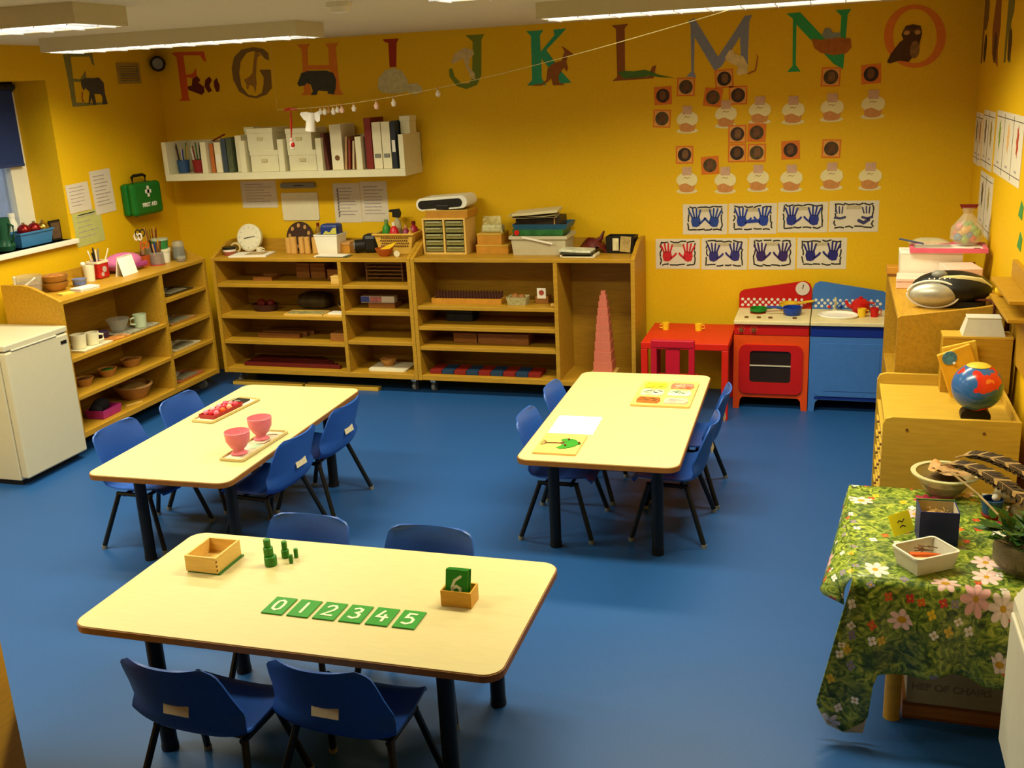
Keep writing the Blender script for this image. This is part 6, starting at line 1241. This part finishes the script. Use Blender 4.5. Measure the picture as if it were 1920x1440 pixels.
gp = thing('plant_bowl','glass bowl of soil with dark green leaves at the right edge of the nature table','plant',(5.365,-3.56,E0)); link('bowl', G().lathe([(.07,0),(.095,.03),(.098,.10),(.094,.10),(.09,.03),(0,.006)],24).sm(), CB_, gp); link('soil', G().lathe([(.07,.007),(.09,.03),(.091,.07),(0,.08)],22).sm(), mat('soil','#4a3818',.95,.5,50,bump=.8), gp)
lg = G(); rr = random.Random(21)
for i in range(64):
    a = rr.uniform(0,2*PI); q = rr.uniform(.0,.11); L_ = rr.uniform(.04,.07); w_ = L_*.42
    lf_ = [(-w_*.2,0,0),(w_*.2,0,0),(w_,L_*.45,.006),(0,L_,-.004),(-w_,L_*.45,.006)]
    G_ = G().add(lf_,[(0,1,2,3,4)]).rot('X',rr.uniform(-10,60)).rot('Z',math.degrees(a)-90).mv(q*math.cos(a),q*math.sin(a),.085+rr.uniform(0,.07)); lg.add(G_.v,G_.f)
    lg.tube([(q*.3*math.cos(a),q*.3*math.sin(a),.075),(q*math.cos(a),q*math.sin(a),G_.v[0][2])],.0015,4)
lo_ = link('leaves', lg, mat('leaf_dark','#28501c',.45,.4,30), gp); lo_['kind'] = 'stuff'

# ------------------------------------------------------------------ string of ornaments under the ceiling
A_ = Vector((1.183,-.42,1.948)); B2 = Vector((4.25,-1.50,2.329))
def sp(t_): p = A_+(B2-A_)*t_; p.z -= .075*4*t_*(1-t_)*(1.25-.5*t_); return p
solo('garland_string', G().tube([sp(k/40) for k in range(41)],.0018,5), mat('string_pale','#d8c98a',.7,.05,40), 'thin pale string rising from above the wall shelf to the right ceiling lamp', 'string')
solo('hanging_thread', G().tube([A_,(A_.x,A_.y,H)],.0006,5), mat('string_pale','#d8c98a'), 'fine vertical thread holding up the left end of the pale string', 'thread')
for t_, lb, h, c in ((.127,'first',.05,PAPER),(.139,'second',.055,PAPER),(.151,'third',.05,TAN),(.163,'fourth',.06,PAPER),(.175,'fifth',.05,PAPER),(.187,'sixth',.055,PINKP),(.22,'seventh',.055,PAPER),(.28,'eighth, alone in the middle',.06,PINKP),(.325,'ninth, alone in the middle',.06,PAPER),(.435,'last',.05,PAPER)):
    p = sp(t_); o = thing('garland_ornament', lb+' small ornament from the left on the string', 'ornament', p, 0, 'ornaments on the string')
    link('peg', G().box(-.003,.003,-.005,.005,-.014,.006), TAN, o); link('figure', G().lathe([(.0,-h),(.012,-h*.9),(.016,-h*.55),(.006,-h*.35),(.009,-h*.25),(0,-.012)],12).sm(), c, o)
p = sp(.10); an = thing('paper_angel','white paper angel with two wings hanging from the string above the shelf','angel',(p.x,p.y,p.z-.004))
link('body', G().lathe([(.034,-.145),(.026,-.03),(.024,-.028),(.031,-.143)],18).rot('Y',8).sm(), PAPERB, an)
for s in (-1,1):
    w_ = [(0,-.03),(s*.03,-.02),(s*.075,-.022),(s*.085,-.035),(s*.06,-.07),(s*.03,-.085),(0,-.09)] if s < 0 else [(.02,-.03),(.05,-.02),(.062,-.04),(.055,-.08),(.035,-.09),(.02,-.07)]
    link('wing', G().prism(w_,.0,.002,'xz'), PAPERB, an)
link('loop', G().tube([(0,0,-.03),(-.005,.0,.02)],.0012,5), TAN, an)
el = thing('hanging_figure','small red and white figure hanging on a long red ribbon below the string','ornament',(sp(.04).x,sp(.04).y,sp(.04).z))
link('ribbon', G().tube([(0,0,0),(.004,-.02,-.10),(.0,-.03,-.19)],[.004,.009,.003],6), mat('ribbon_red','#b8281a',.6), el); link('bow', G().prism([(-.05,.0),(-.01,.012),(0,0),(.01,.012),(.05,.005),(.045,-.012),(0,-.006),(-.045,-.012)],-.003,.003,'xz'), mat('ribbon_red','#b8281a'), el)
link('body', G().ball(.017,0,-.03,-.225,12,1,.8,1.4).sm(), PAPER, el); link('head', G().ball(.013,0,-.03,-.195,12), PINKP, el); link('red_coat', G().ball(.0175,.008,-.034,-.228,12,.8,.7,1).sm(), RED, el); link('foot', G().ball(.008,-.006,-.035,-.252,8).ball(.008,.01,-.035,-.25,8), PAPER, el)
